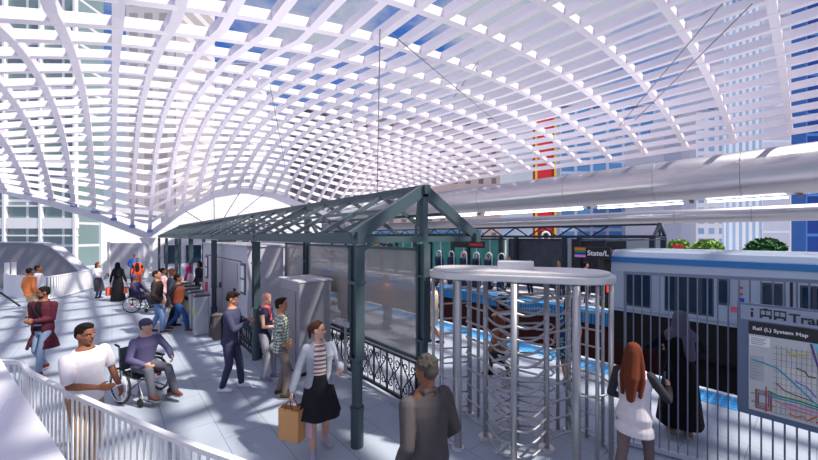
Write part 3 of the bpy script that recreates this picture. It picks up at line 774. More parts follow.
for px, d in ((7, 17), (14, 17.3)):
    o = MB().bar(at(px, d, 0), at(px, d, 1.55), .16, .10).build('glass_post', WHITE); tag(o, 'white post before the grey stair parapet at the left picture edge' + (', the right one' if px > 10 else ', the left one'), 'post')
h = empty('stair_handrail', at(20, 14, 0), -TH, label='dark sloping stair handrail at the left picture edge', cat='handrail')
P0 = at(20, 14, 0)
k2 = 14 / F_PX
MB().tube([(0, 0, CAM_H - 70 * k2), (-22 * k2, 0, CAM_H - 55 * k2), (-60 * k2, 0, CAM_H - 28 * k2)], .035, 8).build('rail', BLACK, h)
for a_, b_ in ((-1, 70.5), (-40, 42)): MB().tube([(a_ * k2, 0, 0), (a_ * k2, 0, CAM_H - b_ * k2)], .025, 8).build('upright', BLACK, h)
bo = empty('service_booth', at(127, 23, 0), -TH, label='flat pale grey booth wall behind the man in blue', cat='booth')
k3 = 23 / F_PX
MB().box(-18 * k3, 17 * k3, 0, .5, 0, CAM_H - 7 * k3).build('wall', LGREY, bo, bevel=.04)
MB().box(-19 * k3, -16.5 * k3, -.08, 0, 0, CAM_H - 6 * k3).build('corner_post', WHITE, bo)
MB().box(-6 * k3, 12 * k3, -.03, 0, .2, 2.1).build('door', mat('booth_door', s2l(180, 180, 192), .5), bo)

# ------------------------------------------------------------------ city around the station
def tower(p0, p1, d, ztop, m, lab, depth=14, z0=-6, name='office_tower', extra=None):
    wd = (p1 - p0) * d / F_PX
    t_ = empty(name, at(p0, d, z0), -TH, label=lab, cat='building')
    MB().box(0, wd, 0, depth, 0, ztop - z0).build('facade', m, t_)
    MB().box(-.2, wd + .2, -.2, depth + .2, ztop - z0, ztop - z0 + .5).build('cornice', LGREY, t_)
    return t_
def face(name, glass, frame, wd, hh, ms=.18, **k): return brick_mat(name, glass, [v_ * .86 for v_ in glass], frame, wd, hh, ms, off=0, rot=(PI / 2, 0, 0), rough=.25, noise=.06, ns=.3, **k)
gt = face('glass_green', s2l(124, 146, 148), s2l(214, 212, 222), 3.2, 2.0, .12)
b_ = tower(-260, 79, 31, 27, gt, 'grey-green glass office building with white frames at far left', depth=2.5)
k4 = 31 / F_PX
for y0, y1 in ((218, 228.5), (160, 166), (105, 112), (50, 57)):
    MB().box(0, 339 * k4, -.25, 0, CAM_H + (HOR - y1) * k4 + 6, CAM_H + (HOR - y0) * k4 + 6).build('spandrel_band', WHITE, b_)
for px in (7, 43, 77, -28, -63):
    MB().box((px + 260 - 1.2) * k4, (px + 260 + 1.2) * k4, -.3, 0, 0, 30).build('mullion', WHITE, b_)
for y in (206, 235.5):
    MB().box(0, 339 * k4, -.2, 0, CAM_H + (HOR - y - .8) * k4 + 6, CAM_H + (HOR - y + .8) * k4 + 6).build('transom', WHITE, b_)
tower(79, 101, 33, 5.2, mat('white_render', s2l(226, 226, 236), .6), 'plain white building block right of the glass offices', depth=8, name='white_building')
tower(100, 113, 60, 6, face('pale_blue', s2l(90, 160, 210), s2l(225, 228, 238), 3, 1.6, .4), 'pale blue glazed block glimpsed left of the booth', depth=8)
tower(126, 176, 70, 62, face('beige_stone', s2l(176, 170, 176), s2l(214, 204, 206), 3, 3.4, .7), 'beige stone tower seen through the lattice at left')
tower(196, 250, 120, 62, face('pale_stone', s2l(180, 180, 196), s2l(216, 212, 222), 4, 4.2, 1.0), 'pale stone tower seen through the lattice above the end wall', z0=-6)
tower(290, 345, 80, 32, face('grey_block', s2l(92, 94, 104), s2l(118, 118, 128), 3, 3, .5), 'dark grey tower seen through the middle of the lattice')
tower(346, 500, 92, 34, face('mauve_brick', s2l(120, 112, 118), s2l(186, 166, 166), 3.4, 3.6, 1.1), 'mauve brick tower seen through the middle of the lattice, right of the dark one')
tower(560, 655, 110, 44, face('blue_curtain', s2l(96, 150, 205), s2l(190, 200, 222), 5, 3.6, .5), 'blue curtain-wall tower behind the red marquee')
tower(664, 692, 78, 26, mat('white_render', (0, 0, 0)), 'white slab building behind the pale trees at right', name='white_building')
tower(696, 722, 74, 30, face('white_grid', s2l(150, 185, 225), s2l(232, 234, 242), 2.2, 2.2, .5), 'white gridded tower left of the dark green tree')
tower(724, 760, 84, 60, face('pale_blue_slats', s2l(170, 198, 232), s2l(238, 240, 246), 1.6, 60, .45), 'pale blue ribbed tower behind the dark green tree')
tower(762, 800, 96, 64, face('lavender_block', s2l(205, 206, 222), s2l(222, 222, 234), 8, 5, .3), 'pale lavender tower right of the ribbed tower')
tower(806, 940, 52, 40, face('blue_glass', s2l(20, 62, 150), s2l(70, 130, 205), 4.2, 3, .22), 'deep blue glass tower at the right picture edge', depth=2)
# red marquee
mq = empty('marquee_sign', at(535, 44, 0), -TH, label='tall red vertical marquee sign with yellow edges beyond the beams', cat='sign')
k5 = 44 / F_PX
MB().box(0, 21 * k5, 0, .8, -6, CAM_H + 118 * k5).build('blade', RED, mq)
for x in (0, 19 * k5): MB().box(x, x + 2 * k5, -.1, .0, -6, CAM_H + 118 * k5).build('yellow_edge', YEL, mq)
MB().box(-2 * k5, 23 * k5, -.2, .9, CAM_H - 8 * k5, CAM_H - 5 * k5).build('yellow_edge', YEL, mq)
MB().tube([((10.5 + 4 * math.cos(a_ * PI / 10)) * k5, -.1, CAM_H + (0 + 4 * math.sin(a_ * PI / 10)) * k5) for a_ in range(20)], .13, 8, closed=True).build('ring_emblem', SIGNW, mq)
MB().box(4 * k5, 17 * k5, -.06, 0, CAM_H - 5 * k5, CAM_H + 5 * k5).build('dark_panel', mat('marquee_dark', s2l(60, 14, 20), .5), mq)
# trees beyond the far track
LEAF = [mat('leaf_%d' % i, c_, .7, noise=.35, nscale=3) for i, c_ in enumerate((s2l(30, 96, 36), s2l(120, 160, 70), s2l(60, 120, 60)))]
def tree(px, d, ytop, wpx, m, lab):
    k_ = d / F_PX
    t_ = empty('tree', at(px, d, -6), 0, label=lab, cat='tree', group='trees beyond the train')
    zt = CAM_H + (HOR - ytop) * k_ + 6; rw = wpx * k_ / 2
    rnd = random.Random(int(px)); cr_ = MB()
    for _ in range(420):
        u_ = V((rnd.gauss(0, 1), rnd.gauss(0, 1), rnd.gauss(0, 1))).normalized(); rr = rnd.uniform(.55, 1) ** .5
        p = V((u_.x * rw * rr, u_.y * rw * rr, zt - rw * .8 + u_.z * rw * .75 * rr))
        a_ = V((rnd.uniform(-1, 1), rnd.uniform(-1, 1), rnd.uniform(-1, 1))).normalized() * rw * .22; b2 = a_.orthogonal().normalized() * rw * .15
        cr_.add([p - a_, p + b2, p + a_, p - b2], [(0, 1, 2, 3)])
    cr_.ell((0, 0, zt - rw * .8), (rw * .75, rw * .75, rw * .55))
    cr_.build('crown', m, t_); MB().cyl(0, 0, 0, zt - rw, .18, 10, .1).build('trunk', mat('bark', s2l(80, 66, 56), .9), t_)
tree(765, 34, 238, 30, LEAF[0], 'round dark green tree in front of the towers at right')
tree(708, 36, 239, 24, LEAF[1], 'pale yellow-green tree left of the round dark green tree')
tree(679, 38, 239, 18, LEAF[1], 'small pale green tree above the EXIT lettering')
tree(627, 36, 239, 20, LEAF[2], 'leafy green tree behind the far canopy, left one of a pair')
tree(651, 36, 240, 18, LEAF[2], 'leafy green tree behind the far canopy posts, right one of a pair')
# ------------------------------------------------------------------ people
def ik(a, c, l1, l2, hint):
    a = V(a); c = V(c); d = c - a; L = d.length; mx = (l1 + l2) * .995
    if L > mx: c = a + d * (mx / L); d = c - a; L = mx
    u = d.normalized(); x = (l1 * l1 - l2 * l2 + L * L) / (2 * L); h = math.sqrt(max(0, l1 * l1 - x * x))
    hv = V(hint); hv = hv - u * hv.dot(u)
    hv = hv.normalized() if hv.length > 1e-4 else u.orthogonal().normalized()
    return a + u * x + hv * h, c
def rotm(yaw, pitch, roll=0):      # head frame: yaw to the right, pitch downwards
    return (Matrix.Rotation(-math.radians(yaw), 3, 'Z') @ Matrix.Rotation(-math.radians(pitch), 3, 'X') @ Matrix.Rotation(math.radians(roll), 3, 'Y'))
def ring(c, rx, ry, M, n=20, gap=None):
    out = []
    for k in range(n):
        a = 2 * PI * k / n
        out.append(c + M @ V((rx * math.sin(a), ry * math.cos(a), 0)))
    return out
def c_shell(R, th, gap):
    """open-fronted shell: rings (centre, rx, ry, M), gap = half opening angle at the front in degrees"""
    n = 22; lay = []
    for (c, rx, ry, M, g) in R:
        g0 = math.radians(g); out = []; inn = []
        for k in range(n + 1):
            a = g0 + (2 * PI - 2 * g0) * k / n
            out.append(c + M @ V((rx * math.sin(a), ry * math.cos(a), 0)))
            inn.append(c + M @ V(((rx - th) * math.sin(a), (ry - th) * math.cos(a), 0)))
        lay.append(out + inn[::-1])
    return lay
MALE = [(-.12, .145, .105, 0), (-.03, .163, .118, 0), (.10, .150, .108, .0), (.24, .163, .112, .005), (.38, .186, .118, .005), (.46, .176, .100, 0), (.515, .115, .080, 0), (.56, .066, .066, .0)]
FEMALE = [(-.12, .150, .105, 0), (-.03, .166, .118, -.01), (.10, .130, .096, .0), (.24, .140, .106, .012), (.36, .160, .120, .02), (.45, .150, .090, 0), (.505, .098, .070, 0), (.55, .055, .055, .0)]
HAIRC = {'black': (26, 22, 22), 'dark': (44, 32, 28), 'brown': (84, 54, 38), 'auburn': (104, 52, 34), 'grey': (78, 74, 70), 'pink': (206, 150, 140)}
def person(lab, pos, heading, H=1.75, sex='m', sk=(150, 100, 76), pel=(0, 0, .945), lean=0, side=0, hyaw=0, hpitch=0,
           hr=None, hl=None, er=None, el=None, fr=(.10, 0, .085), fl=(-.10, 0, .085), toe_r=0, toe_l=0, kr=(0.1, 1, 0), kl=(-.1, 1, 0),
           top=None, jacket=None, legs=None, skirt=None, robe=None, shoes=(40, 36, 36), hair='short', hairc='dark', hat=None, scarf=None, vox=.010, grip=.6,
           barelegs=False, beard=False, name='person', sit=False):
    s = H / 1.75
    root = empty('person', pos, -(TH + math.radians(heading)), label=lab, cat='person')
    sm = skin(*sk); fem = sex == 'f'
    prof = FEMALE if fem else MALE
    pel = V(pel)
    Mt = (Matrix.Rotation(math.radians(side), 3, 'Y') @ Matrix.Rotation(-math.radians(lean), 3, 'X'))
    up = Mt @ V((0, 0, 1))
    T = lambda t, x=0, y=0: pel + Mt @ V((x, y, t))
    sw = .165 if fem else .19
    shr, shl = T(.455, sw), T(.455, -sw)
    def arm(sh, h, e, sg):
        h = V(h) if h else V((sg * .27, .05, .86)) + (pel - V((0, 0, .93)))
        el_, wr = ik(sh, h, .29, .265, e if e else (sg * .25, -1, -.2))
        return el_, wr
    er_, wr_ = arm(shr, hr, er, 1); el__, wl_ = arm(shl, hl, el, -1)
    hipr, hipl = T(-.02, .088), T(-.02, -.088)
    kr_, ar_ = ik(hipr, fr, .44, .42, kr); kl_, al_ = ik(hipl, fl, .44, .42, kl)
    headc = T(.565) + (up * .5 + V((0, 0, .5))).normalized() * .135
    Mh = rotm(hyaw, hpitch)
    neck = T(.50)
    # --- body: one continuous skin
    b = MB()
    b.rings([ring(T(t, 0, y), rx, ry, Mt) for t, rx, ry, y in prof])
    b.cone(neck, headc + Mh @ V((0, -.025, -.05)), .056 if not fem else .048, .052 if not fem else .045)
    for sh, el_, wr in ((shr, er_, wr_), (shl, el__, wl_)):
        k = .9 if fem else 1
        b.limb([sh, sh.lerp(el_, .45), el_, el_.lerp(wr, .35), wr], [.056 * k, .046 * k, .038 * k, .040 * k, .026 * k])
    for hp, kn, an in ((hipr, kr_, ar_), (hipl, kl_, al_)):
        b.limb([hp, kn, kn.lerp(an, .35), an], [.088, .055, .054, .036])
    def foot_dir(toe): return V((math.sin(math.radians(toe)), math.cos(math.radians(toe)), 0))
    for an, toe in ((ar_, toe_r), (al_, toe_l)):
        d = foot_dir(toe); b.cone(an + V((0, 0, -.035)) - d * .03, an + d * .13 + V((0, 0, -.055)), .036, .026)
    hd = lambda p: headc + Mh @ V(p)
    k = .95 if fem else 1
    b.ell(hd((0, -.012, .035)), (.074 * k, .096 * k, .083 * k), Mh, 18, 12)
    b.ell(hd((0, .018, -.040)), (.058 * k, .072 * k, .074 * k), Mh, 16, 10)
    b.ell(hd((0, .058, -.092)), (.028 * k, .030 * k, .024 * k), Mh)
    b.ell(hd((0, .072, .018)), (.046, .020, .012), Mh)
    b.limb([hd((0, .086, .010)), hd((0, .104, -.026))], [.009, .014], 8)
    b.ell(hd((0, .083, -.062)), (.023, .013, .010), Mh)
    for sg in (-1, 1):
        b.ell(hd((sg * .076 * k, -.008, -.012)), (.011, .022, .033), Mh)
        b.ell(hd((sg * .034, .060, -.030)), (.022, .020, .018), Mh)
    def hand(el_, wr, sg, cu):
        f = (wr - el_).normalized()
        inw = V((-sg, 0, 0)); inw = inw - f * inw.dot(f)
        inw = inw.normalized() if inw.length > .2 else V((0, 0, -1))
        lat = f.cross(inw) * sg
        if lat.y < 0 and abs(lat.y) > .3: lat = -lat
        for i in range(4):
            o = (i - 1.5) * .0205
            L1 = (.040, .045, .042, .032)[i]
            kn = wr + f * (.085 - abs(i - 1.3) * .006) - lat * o
            b.cone(wr + f * .012 - lat * o * .6, kn, .0145, .0115, 8)
            a1 = cu * .9; d1 = (f * math.cos(a1) + inw * math.sin(a1)); p1 = kn + d1 * L1
            a2 = cu * 2.1; d2 = (f * math.cos(a2) + inw * math.sin(a2)); p2 = p1 + d2 * L1 * .8
            b.limb([kn, p1, p2], [.0105, .0095, .008], 8)
        t0 = wr + f * .025 + lat * .022; t1 = t0 + (f * .6 + lat * .65 + inw * .35).normalized() * .04; t2 = t1 + (f * .85 + lat * .15 + inw * .4).normalized() * .032
        b.limb([t0, t1, t2], [.014, .0115, .009], 8)
        return wr + f * .10 + inw * .02
    gr = hand(er_, wr_, 1, grip); gl = hand(el__, wl_, -1, grip)
    b.build('body', sm, root, voxel=vox, sm=2, scale=s)
    # eyes and brows, mouth
    if vox <= .0101:
        eb_ = mat('eye_white', (.75, .73, .7), .3); iris = mat('iris_dark', s2l(40, 26, 20), .3)
        for sg in (-1, 1):
            ey = MB().ell(hd((sg * .031, .079, -.004)), (.0105, .006, .0062), Mh, 10, 6).build('eye', eb_, root, smooth=True, scale=s)
            MB().ell(hd((sg * .031, .0838, -.004)), (.0058, .003, .0060), Mh, 8, 6).build('iris', iris, ey, smooth=True, scale=s)
            MB().limb([hd((sg * .014, .090, .018)), hd((sg * .034, .088, .024)), hd((sg * .052, .073, .016))], [.0045, .005, .003], 6).build('eyebrow', cloth(*HAIRC.get(hairc, (40, 30, 26))), root, smooth=True, scale=s)
        MB().limb([hd((-.020, .088, -.062)), hd((0, .096, -.060)), hd((.020, .088, -.062))], [.004, .0065, .004], 6).build('lips', skin(max(0, sk[0] - 25), max(0, sk[1] - 40), max(0, sk[2] - 32)), root, smooth=True, scale=s)
    # --- hair and hats
    hc = cloth(*HAIRC.get(hairc, (44, 32, 28)))
    if hair and hair != 'none':
        h = MB()
        h.ell(hd((0, -.024, .046)), (.083 * k, .098 * k, .084 * k), Mh, 18, 12)
        h.ell(hd((0, -.050, .000)), (.076 * k, .066 * k, .075 * k), Mh, 16, 10)
        if hair == 'flat': h.ell(hd((0, .0, .098)), (.066, .080, .040), Mh)
        if hair == 'curly':
            rr = random.Random(5)
            for _ in range(70):
                a_, z_ = rr.uniform(0, 2 * PI), rr.uniform(.1, 1); q = math.sqrt(1 - z_ * z_)
                h.ell(hd((.084 * q * math.sin(a_), -.022 + .098 * q * math.cos(a_) * (.85 if math.cos(a_) > 0 else 1), .046 + .084 * z_)), (.013,) * 3, Mh, 8, 6)
        if hair == 'swept':
            h.ell(hd((.02, .035, .115)), (.062, .062, .028), Mh)
        if hair == 'long':
            h.limb([hd((0, -.055, .02)), headc + V((0, -.085, -.12)), T(.44, 0, -.125), T(.20, 0, -.150)], [.074, .076, .080, .042])
            for sg in (-1, 1): h.limb([hd((sg * .062, -.02, .03)), headc + Mt @ V((sg * .085, -.04, -.12)), T(.42, sg * .10, -.07), T(.24, sg * .09, -.12)], [.030, .034, .036, .022])
        if hair == 'bob':
            h.limb([hd((0, -.05, .02)), headc + V((0, -.06, -.12))], [.085, .075])
            for sg in (-1, 1): h.limb([hd((sg * .062, -.02, .04)), hd((sg * .072, -.005, -.10))], [.030, .030])
        if hair == 'bun': h.ell(hd((0, -.13, .07)), (.045, .045, .045), Mh)
        if hair == 'pony': h.limb([hd((0, -.11, .05)), hd((0, -.155, .01)), hd((0, -.15, -.13))], [.030, .040, .016])
        h.build('hair', hc, root, voxel=max(.008, vox), sm=2 if hair != 'curly' else 0, scale=s)
    if beard:
        MB().ell(hd((0, .036, -.082)), (.056, .056, .036), Mh).ell(hd((0, .078, -.050)), (.030, .014, .008), Mh).build('beard', hc, root, voxel=.008, scale=s)
    if hat:
        kind, col = hat; h = MB()
        if kind == 'beanie':
            h.ell(hd((0, -.018, .062)), (.088, .108, .082), Mh, 18, 12); h.limb([hd((.085 * math.sin(a_), -.018 + .103 * math.cos(a_), .034)) for a_ in [i * PI / 8 for i in range(17)]], [.014] * 17, 6)
        if kind == 'cap':
            h.ell(hd((0, -.016, .058)), (.086, .106, .076), Mh, 18, 12); h.ell(hd((0, .115, .048)), (.066, .075, .010), Mh)
        if kind == 'hijab':
            h.ell(hd((0, -.030, .030)), (.092, .108, .108), Mh, 18, 12)
            h.limb([hd((0, -.045, .0)), T(.50, 0, -.01)], [.100, .120]); h.limb([T(.50, -.06, -.01), T(.46, -.13, -.01)], [.105, .085]); h.limb([T(.50, .06, -.01), T(.46, .13, -.01)], [.105, .085])
            h.limb([T(.46, .05, -.06), T(.22, .08, -.15)], [.09, .06])
        h.build({'beanie': 'beanie', 'cap': 'cap', 'hijab': 'headscarf'}[kind], cloth(*col) if not isinstance(col, bpy.types.Material) else col, root, voxel=max(.009, vox), sm=3, scale=s)
    def cm(c): return c if isinstance(c, bpy.types.Material) else cloth(*c)
    # --- clothes
    if legs:
        g = legs[1] if len(legs) > 1 else 1.0; ln = legs[2] if len(legs) > 2 else 1
        l = MB(); l.rings([ring(T(t, 0, y), rx + .010, ry + .010, Mt) for t, rx, ry, y in [(-.13, prof[0][1], prof[0][2], 0)] + prof[1:2] + [(.09, prof[2][1] + .004, prof[2][2] + .004, 0)]])
        for hp, kn, an in ((hipr, kr_, ar_), (hipl, kl_, al_)):
            e_ = kn.lerp(an, ln * .97) if ln > 0 else kn
            l.limb([hp, hp.lerp(kn, .5), kn, kn.lerp(e_, .4), e_], [.098, .083 * g, .066 * g, .062 * g, .050 * g])
        l.build('trousers', cm(legs[0]), root, voxel=max(.009, vox), sm=3, scale=s)
    def sleeves(m, ln, inf, k=1):
        inf = inf * .45
        for sh, el_, wr in ((shr, er_, wr_), (shl, el__, wl_)):
            if ln <= 0: continue
            q = .92 if fem else 1
            if ln < 1: m.limb([sh, sh.lerp(el_, ln * 1.25)], [(.059 + inf) * q, (.060 + inf) * q])
            else:
                e_ = wr if ln == 1 else el_.lerp(wr, ln - 1)
                e_ = el_.lerp(wr, .96 if ln == 1 else ln - 1)
                m.limb([sh, sh.lerp(el_, .5), el_, el_.lerp(e_, .5), e_], [(.060 + inf) * q, (.051 + inf) * q, (.045 + inf) * q, (.043 + inf) * q, (.034 + inf) * q])
    if top:       # (colour, sleeve length, hem t, inflate, name)
        c, ln, hem, inf, nm = top
        R = [(t, rx + inf, ry + inf, y) for t, rx, ry, y in prof if t > hem + .02 and t < (.54 if ln > 0 else .50)]
        R = [(hem, R[0][1] + .008, R[0][2] + .008, R[0][3])] + R
        if ln > 0: R[-1] = (R[-1][0] + .015, R[-1][1] * .86, R[-1][2] * .9, R[-1][3])
        m = MB().rings([ring(T(t, 0, y), rx, ry, Mt) for t, rx, ry, y in R]); sleeves(m, ln, inf)
        m.build(nm, cm(c), root, voxel=max(.009, vox), sm=3, scale=s)
    if jacket:    # (colour, hem t, front gap, inflate, flare, name)
        c, hem, gap, inf, fl_, nm = jacket[:6]
        R = []
        if hem < -.14: R.append((T(hem), prof[1][1] + inf + fl_, prof[1][2] + inf + fl_, Mt, gap * 1.15)); R.append((T((hem - .1) / 2), prof[1][1] + inf + fl_ * .5, prof[1][2] + inf + fl_ * .5, Mt, gap))
        for t, rx, ry, y in prof:
            if t > hem + .02 and t < .53: R.append((T(t, 0, y), rx + inf, ry + inf, Mt, gap if t < .3 else gap * .8))
        if hem >= -.14: R.insert(0, (T(hem), R[0][1] + .004, R[0][2] + .004, Mt, gap))
        m = MB()
        if gap > 0: m.rings(c_shell(R, .028, gap))
        else: m.rings([ring(c_, rx, ry, M) for c_, rx, ry, M, g in R])
        sleeves(m, 1 if len(jacket) < 7 else 0, inf)
        if inf > .02 and len(jacket) < 7: m.limb([T(.52, .075, .02), T(.545, .05, -.055), T(.545, -.05, -.055), T(.52, -.075, .02)], [.022, .026, .026, .022], 8)
        m.build(nm, cm(c), root, voxel=max(.009, vox), sm=3, scale=s)
    if skirt:     # (colour, hem z, hem radius, waist t)
        c, hz, hr_, wt = skirt[:4]
        R = [(T(wt), prof[2][1] + .012, prof[2][2] + .012), (T(-.02), prof[1][1] + .02, prof[1][2] + .022)]
        mid_ = V(((kr_.x + kl_.x) / 2, (kr_.y + kl_.y) / 2, hz)); rim = []
        R2 = [ring(c_, rx, ry, Mt, 28) for c_, rx, ry in R]
        n = 28
        for f_ in (.4, .7, 1):
            cc = T(-.02).lerp(mid_, f_); cc.z = T(-.02).z + (hz - T(-.02).z) * f_; rr = R[1][1] + (hr_ - R[1][1]) * f_
            R2.append([cc + V(((rr * (1 + .06 * f_ * math.sin(6 * a_))) * math.sin(a_), (rr * .85 * (1 + .06 * f_ * math.sin(6 * a_))) * math.cos(a_), 0)) for a_ in [2 * PI * q / n for q in range(n)]])
        MB().rings(R2).build('skirt', cm(c), root, voxel=max(.009, vox), sm=2, scale=s)
    if robe:      # (colour, hem z, hem radius)
        c, hz, hr_ = robe; m = MB(); n = 28
        R2 = [ring(T(t, 0, y), rx + .03, ry + .035, Mt, n) for t, rx, ry, y in prof if t > -.05 and t < .53][::-1]
        base = T(-.03)
        for f_ in (.35, .7, 1):
            rr = prof[1][1] + .03 + (hr_ - prof[1][1] - .03) * f_; cc = V((base.x, base.y, base.z + (hz - base.z) * f_))
            R2.append([cc + V((rr * (1 + .05 * f_ * math.sin(5 * a_ + 1)) * math.sin(a_), rr * .88 * (1 + .05 * f_ * math.sin(5 * a_ + 1)) * math.cos(a_), 0)) for a_ in [2 * PI * q / n for q in range(n)]])
        m.rings(R2); sleeves(m, 1, .03)
        m.build('robe', cm(c), root, voxel=max(.01, vox), sm=3, scale=s)
    if scarf:
        m = MB(); m.limb([T(.535, .075 * math.sin(a_), .075 * math.cos(a_) + .005) for a_ in [i * PI / 6 for i in range(13)]], [.030] * 13, 8)
        m.limb([T(.52, .04, .09), T(.30, .05, .135)], [.030, .034]); m.build('scarf', cm(scarf), root, voxel=.010, sm=2, scale=s)
    if shoes:
        for an, toe in ((ar_, toe_r), (al_, toe_l)):
            d = foot_dir(toe); m = MB()
            m.limb([an + V((0, 0, -.035)) - d * .035, an + d * .06 + V((0, 0, -.040)), an + d * .15 + V((0, 0, -.052))], [.045, .042, .032]); m.cone(an + V((0, 0, .0)), an + V((0, 0, -.03)), .046, .046)
            sh = m.build('shoe', cm(shoes), root, voxel=max(.009, vox), sm=2, scale=s)
            w_ = MB(); px_ = V((d.y, -d.x, 0)); z0 = an.z - .085
            pr = [(-.08, .030), (-.05, .040), (.05, .044), (.12, .040), (.17, .026), (.185, .0)]
            o = [an + d * a_ + px_ * q for a_, q in pr] + [an + d * a_ - px_ * q for a_, q in pr[:-1][::-1]]
            w_.prism([(p.x, p.y, z0) for p in o], (0, 0, .022)).build('sole', mat('sole_pale', s2l(170, 168, 172), .7), sh, scale=s)
    M4 = Matrix.Translation(V(pos)) @ Matrix.Rotation(-(TH + math.radians(heading)), 4, 'Z')
    W = lambda p: M4 @ (V(p) * s)
    return dict(root=root, W=W, T=lambda t, x=0, y=0: W(T(t, x, y)), gr=W(gr), gl=W(gl), wr=W(wr_), wl=W(wl_), head=W(headc), M=M4, s=s)

def pattern(name, fn):
    m = bpy.data.materials.new(name); m.use_nodes = True; nt = m.node_tree; b = nt.nodes['Principled BSDF']; b.inputs['Roughness'].default_value = .85
    tc = nt.nodes.new('ShaderNodeTexCoord'); fn(nt, tc, b); return m
def wave(nt, tc, sc, d):
    w_ = nt.nodes.new('ShaderNodeTexWave'); w_.bands_direction = d; w_.inputs['Scale'].default_value = sc
    nt.links.new(tc.outputs['Object'], w_.inputs['Vector']); r = nt.nodes.new('ShaderNodeValToRGB'); r.color_ramp.interpolation = 'CONSTANT'
    nt.links.new(w_.outputs['Fac'], r.inputs['Fac']); return r
def f_stripe(nt, tc, b):
    r = wave(nt, tc, 5.5, 'Z'); r.color_ramp.elements[0].color = (*s2l(235, 228, 222), 1); r.color_ramp.elements[1].color = (*s2l(150, 96, 84), 1); r.color_ramp.elements[1].position = .62
    nt.links.new(r.outputs['Color'], b.inputs['Base Color'])
def f_plaid(nt, tc, b):
    a_ = wave(nt, tc, 6, 'Z'); c = wave(nt, tc, 6, 'X')
    a_.color_ramp.elements[0].color = (*s2l(214, 218, 208), 1); a_.color_ramp.elements[1].color = (*s2l(120, 152, 140), 1); a_.color_ramp.elements[1].position = .55
    c.color_ramp.elements[0].color = (1, 1, 1, 1); c.color_ramp.elements[1].color = (*s2l(140, 120, 110), 1); c.color_ramp.elements[1].position = .62
    mx = nt.nodes.new('ShaderNodeMixRGB'); mx.blend_type = 'MULTIPLY'; mx.inputs['Fac'].default_value = .8
    nt.links.new(a_.outputs['Color'], mx.inputs['Color1']); nt.links.new(c.outputs['Color'], mx.inputs['Color2']); nt.links.new(mx.outputs['Color'], b.inputs['Base Color'])
def f_floral(nt, tc, b):
    v_ = nt.nodes.new('ShaderNodeTexVoronoi'); v_.inputs['Scale'].default_value = 16; nt.links.new(tc.outputs['Object'], v_.inputs['Vector'])
    r = nt.nodes.new('ShaderNodeValToRGB'); r.color_ramp.interpolation = 'CONSTANT'; e_ = r.color_ramp.elements
    e_[0].color = (*s2l(225, 200, 60), 1); e_[1].color = (*s2l(28, 60, 120), 1); e_[1].position = .42
    q = e_.new(.25); q.color = (*s2l(90, 170, 190), 1)
    nt.links.new(v_.outputs['Distance'], r.inputs['Fac']); nt.links.new(r.outputs['Color'], b.inputs['Base Color'])
STRIPE = pattern('striped_knit', f_stripe); PLAID = pattern('plaid_cotton', f_plaid); FLORAL = pattern('floral_print', f_floral)
DARKSK, BROWNSK, TANSK, PALE = (112, 70, 50), (134, 86, 62), (188, 134, 106), (216, 168, 146)

# man in the maroon coat, striding past the left railing
p = person('man in open maroon coat and ripped jeans striding with hands clasped at his waist', ground(43, 373), 172, 1.78, sk=BROWNSK, hyaw=35, hpitch=8,
    hr=(.05, .24, 1.10), hl=(-.05, .25, 1.12), er=(.45, -.8, -.4), el=(-.45, -.8, -.4), fr=(.09, -.16, .13), fl=(-.09, .22, .085), toe_r=6, kr=(0, 1, 0), kl=(0, 1, .1),
    top=((34, 24, 30), 1, -.06, .012, 'sweater'), jacket=((84, 34, 50), -.42, 24, .03, .075, 'coat'), legs=((136, 156, 184), .95), shoes=(158, 58, 36), hair='short', hairc='black', beard=True, vox=.0095)
MAROON = p
st = MB().tube([p['T'](.48, .10, .14), p['T'](.30, .0, .165), p['T'](.12, -.13, .150)], .012, 8)
tag(st.build('bag_strap', cloth(30, 28, 32), None, smooth=True), 'black shoulder strap across the chest of the man in the maroon coat', 'strap')

# man in the white T-shirt leaning on the near railing
p = person('man in white T-shirt and khaki trousers leaning his forearm on the near white railing', at(85, 4.2), 106, 1.79, sk=BROWNSK, hyaw=-8, hpitch=4, lean=6, side=3,
    hr=(.12, .40, 1.10), er=(.7, -.8, -.5), hl=(-.29, .12, .93), el=(-.5, -.9, 0), fr=(.11, .05, .085), fl=(-.11, -.08, .085), toe_r=10, toe_l=-12,
    top=((236, 230, 238), .60, -.10, .018, 'tee_shirt'), legs=((170, 140, 112), 1.05), shoes=(150, 130, 120), hair='flat', hairc='black', vox=.0085, grip=.45)
wq = p['wl']; tag(MB().tube([wq + V((.036 * math.cos(a_), .036 * math.sin(a_), .0)) for a_ in [i * PI / 8 for i in range(16)]], .011, 8, closed=True).build('wristwatch', mat('watch_white', s2l(230, 228, 235), .4), None, smooth=True), 'pale wristwatch on the lowered arm of the man in the white T-shirt', 'watch')

# two men at the far left railing
person('man in orange jacket seen from behind, by the far slatted railing', at(30, 12.0), 12, 1.74, sk=BROWNSK, fr=(.11, 0, .085), top=((235, 205, 170), 1, -.1, .012, 'shirt'), jacket=((240, 140, 82), -.16, 0, .026, 0, 'jacket'), legs=((214, 184, 150), 1.15), shoes=(120, 96, 80), hairc='black', vox=.013, hyaw=-15)
person('man in white shirt half hidden behind the orange jacket', at(38.5, 12.8), 30, 1.76, sk=BROWNSK, top=((238, 234, 240), 1, -.1, .02, 'shirt'), legs=((120, 120, 130),), hairc='black', vox=.013, hyaw=25)
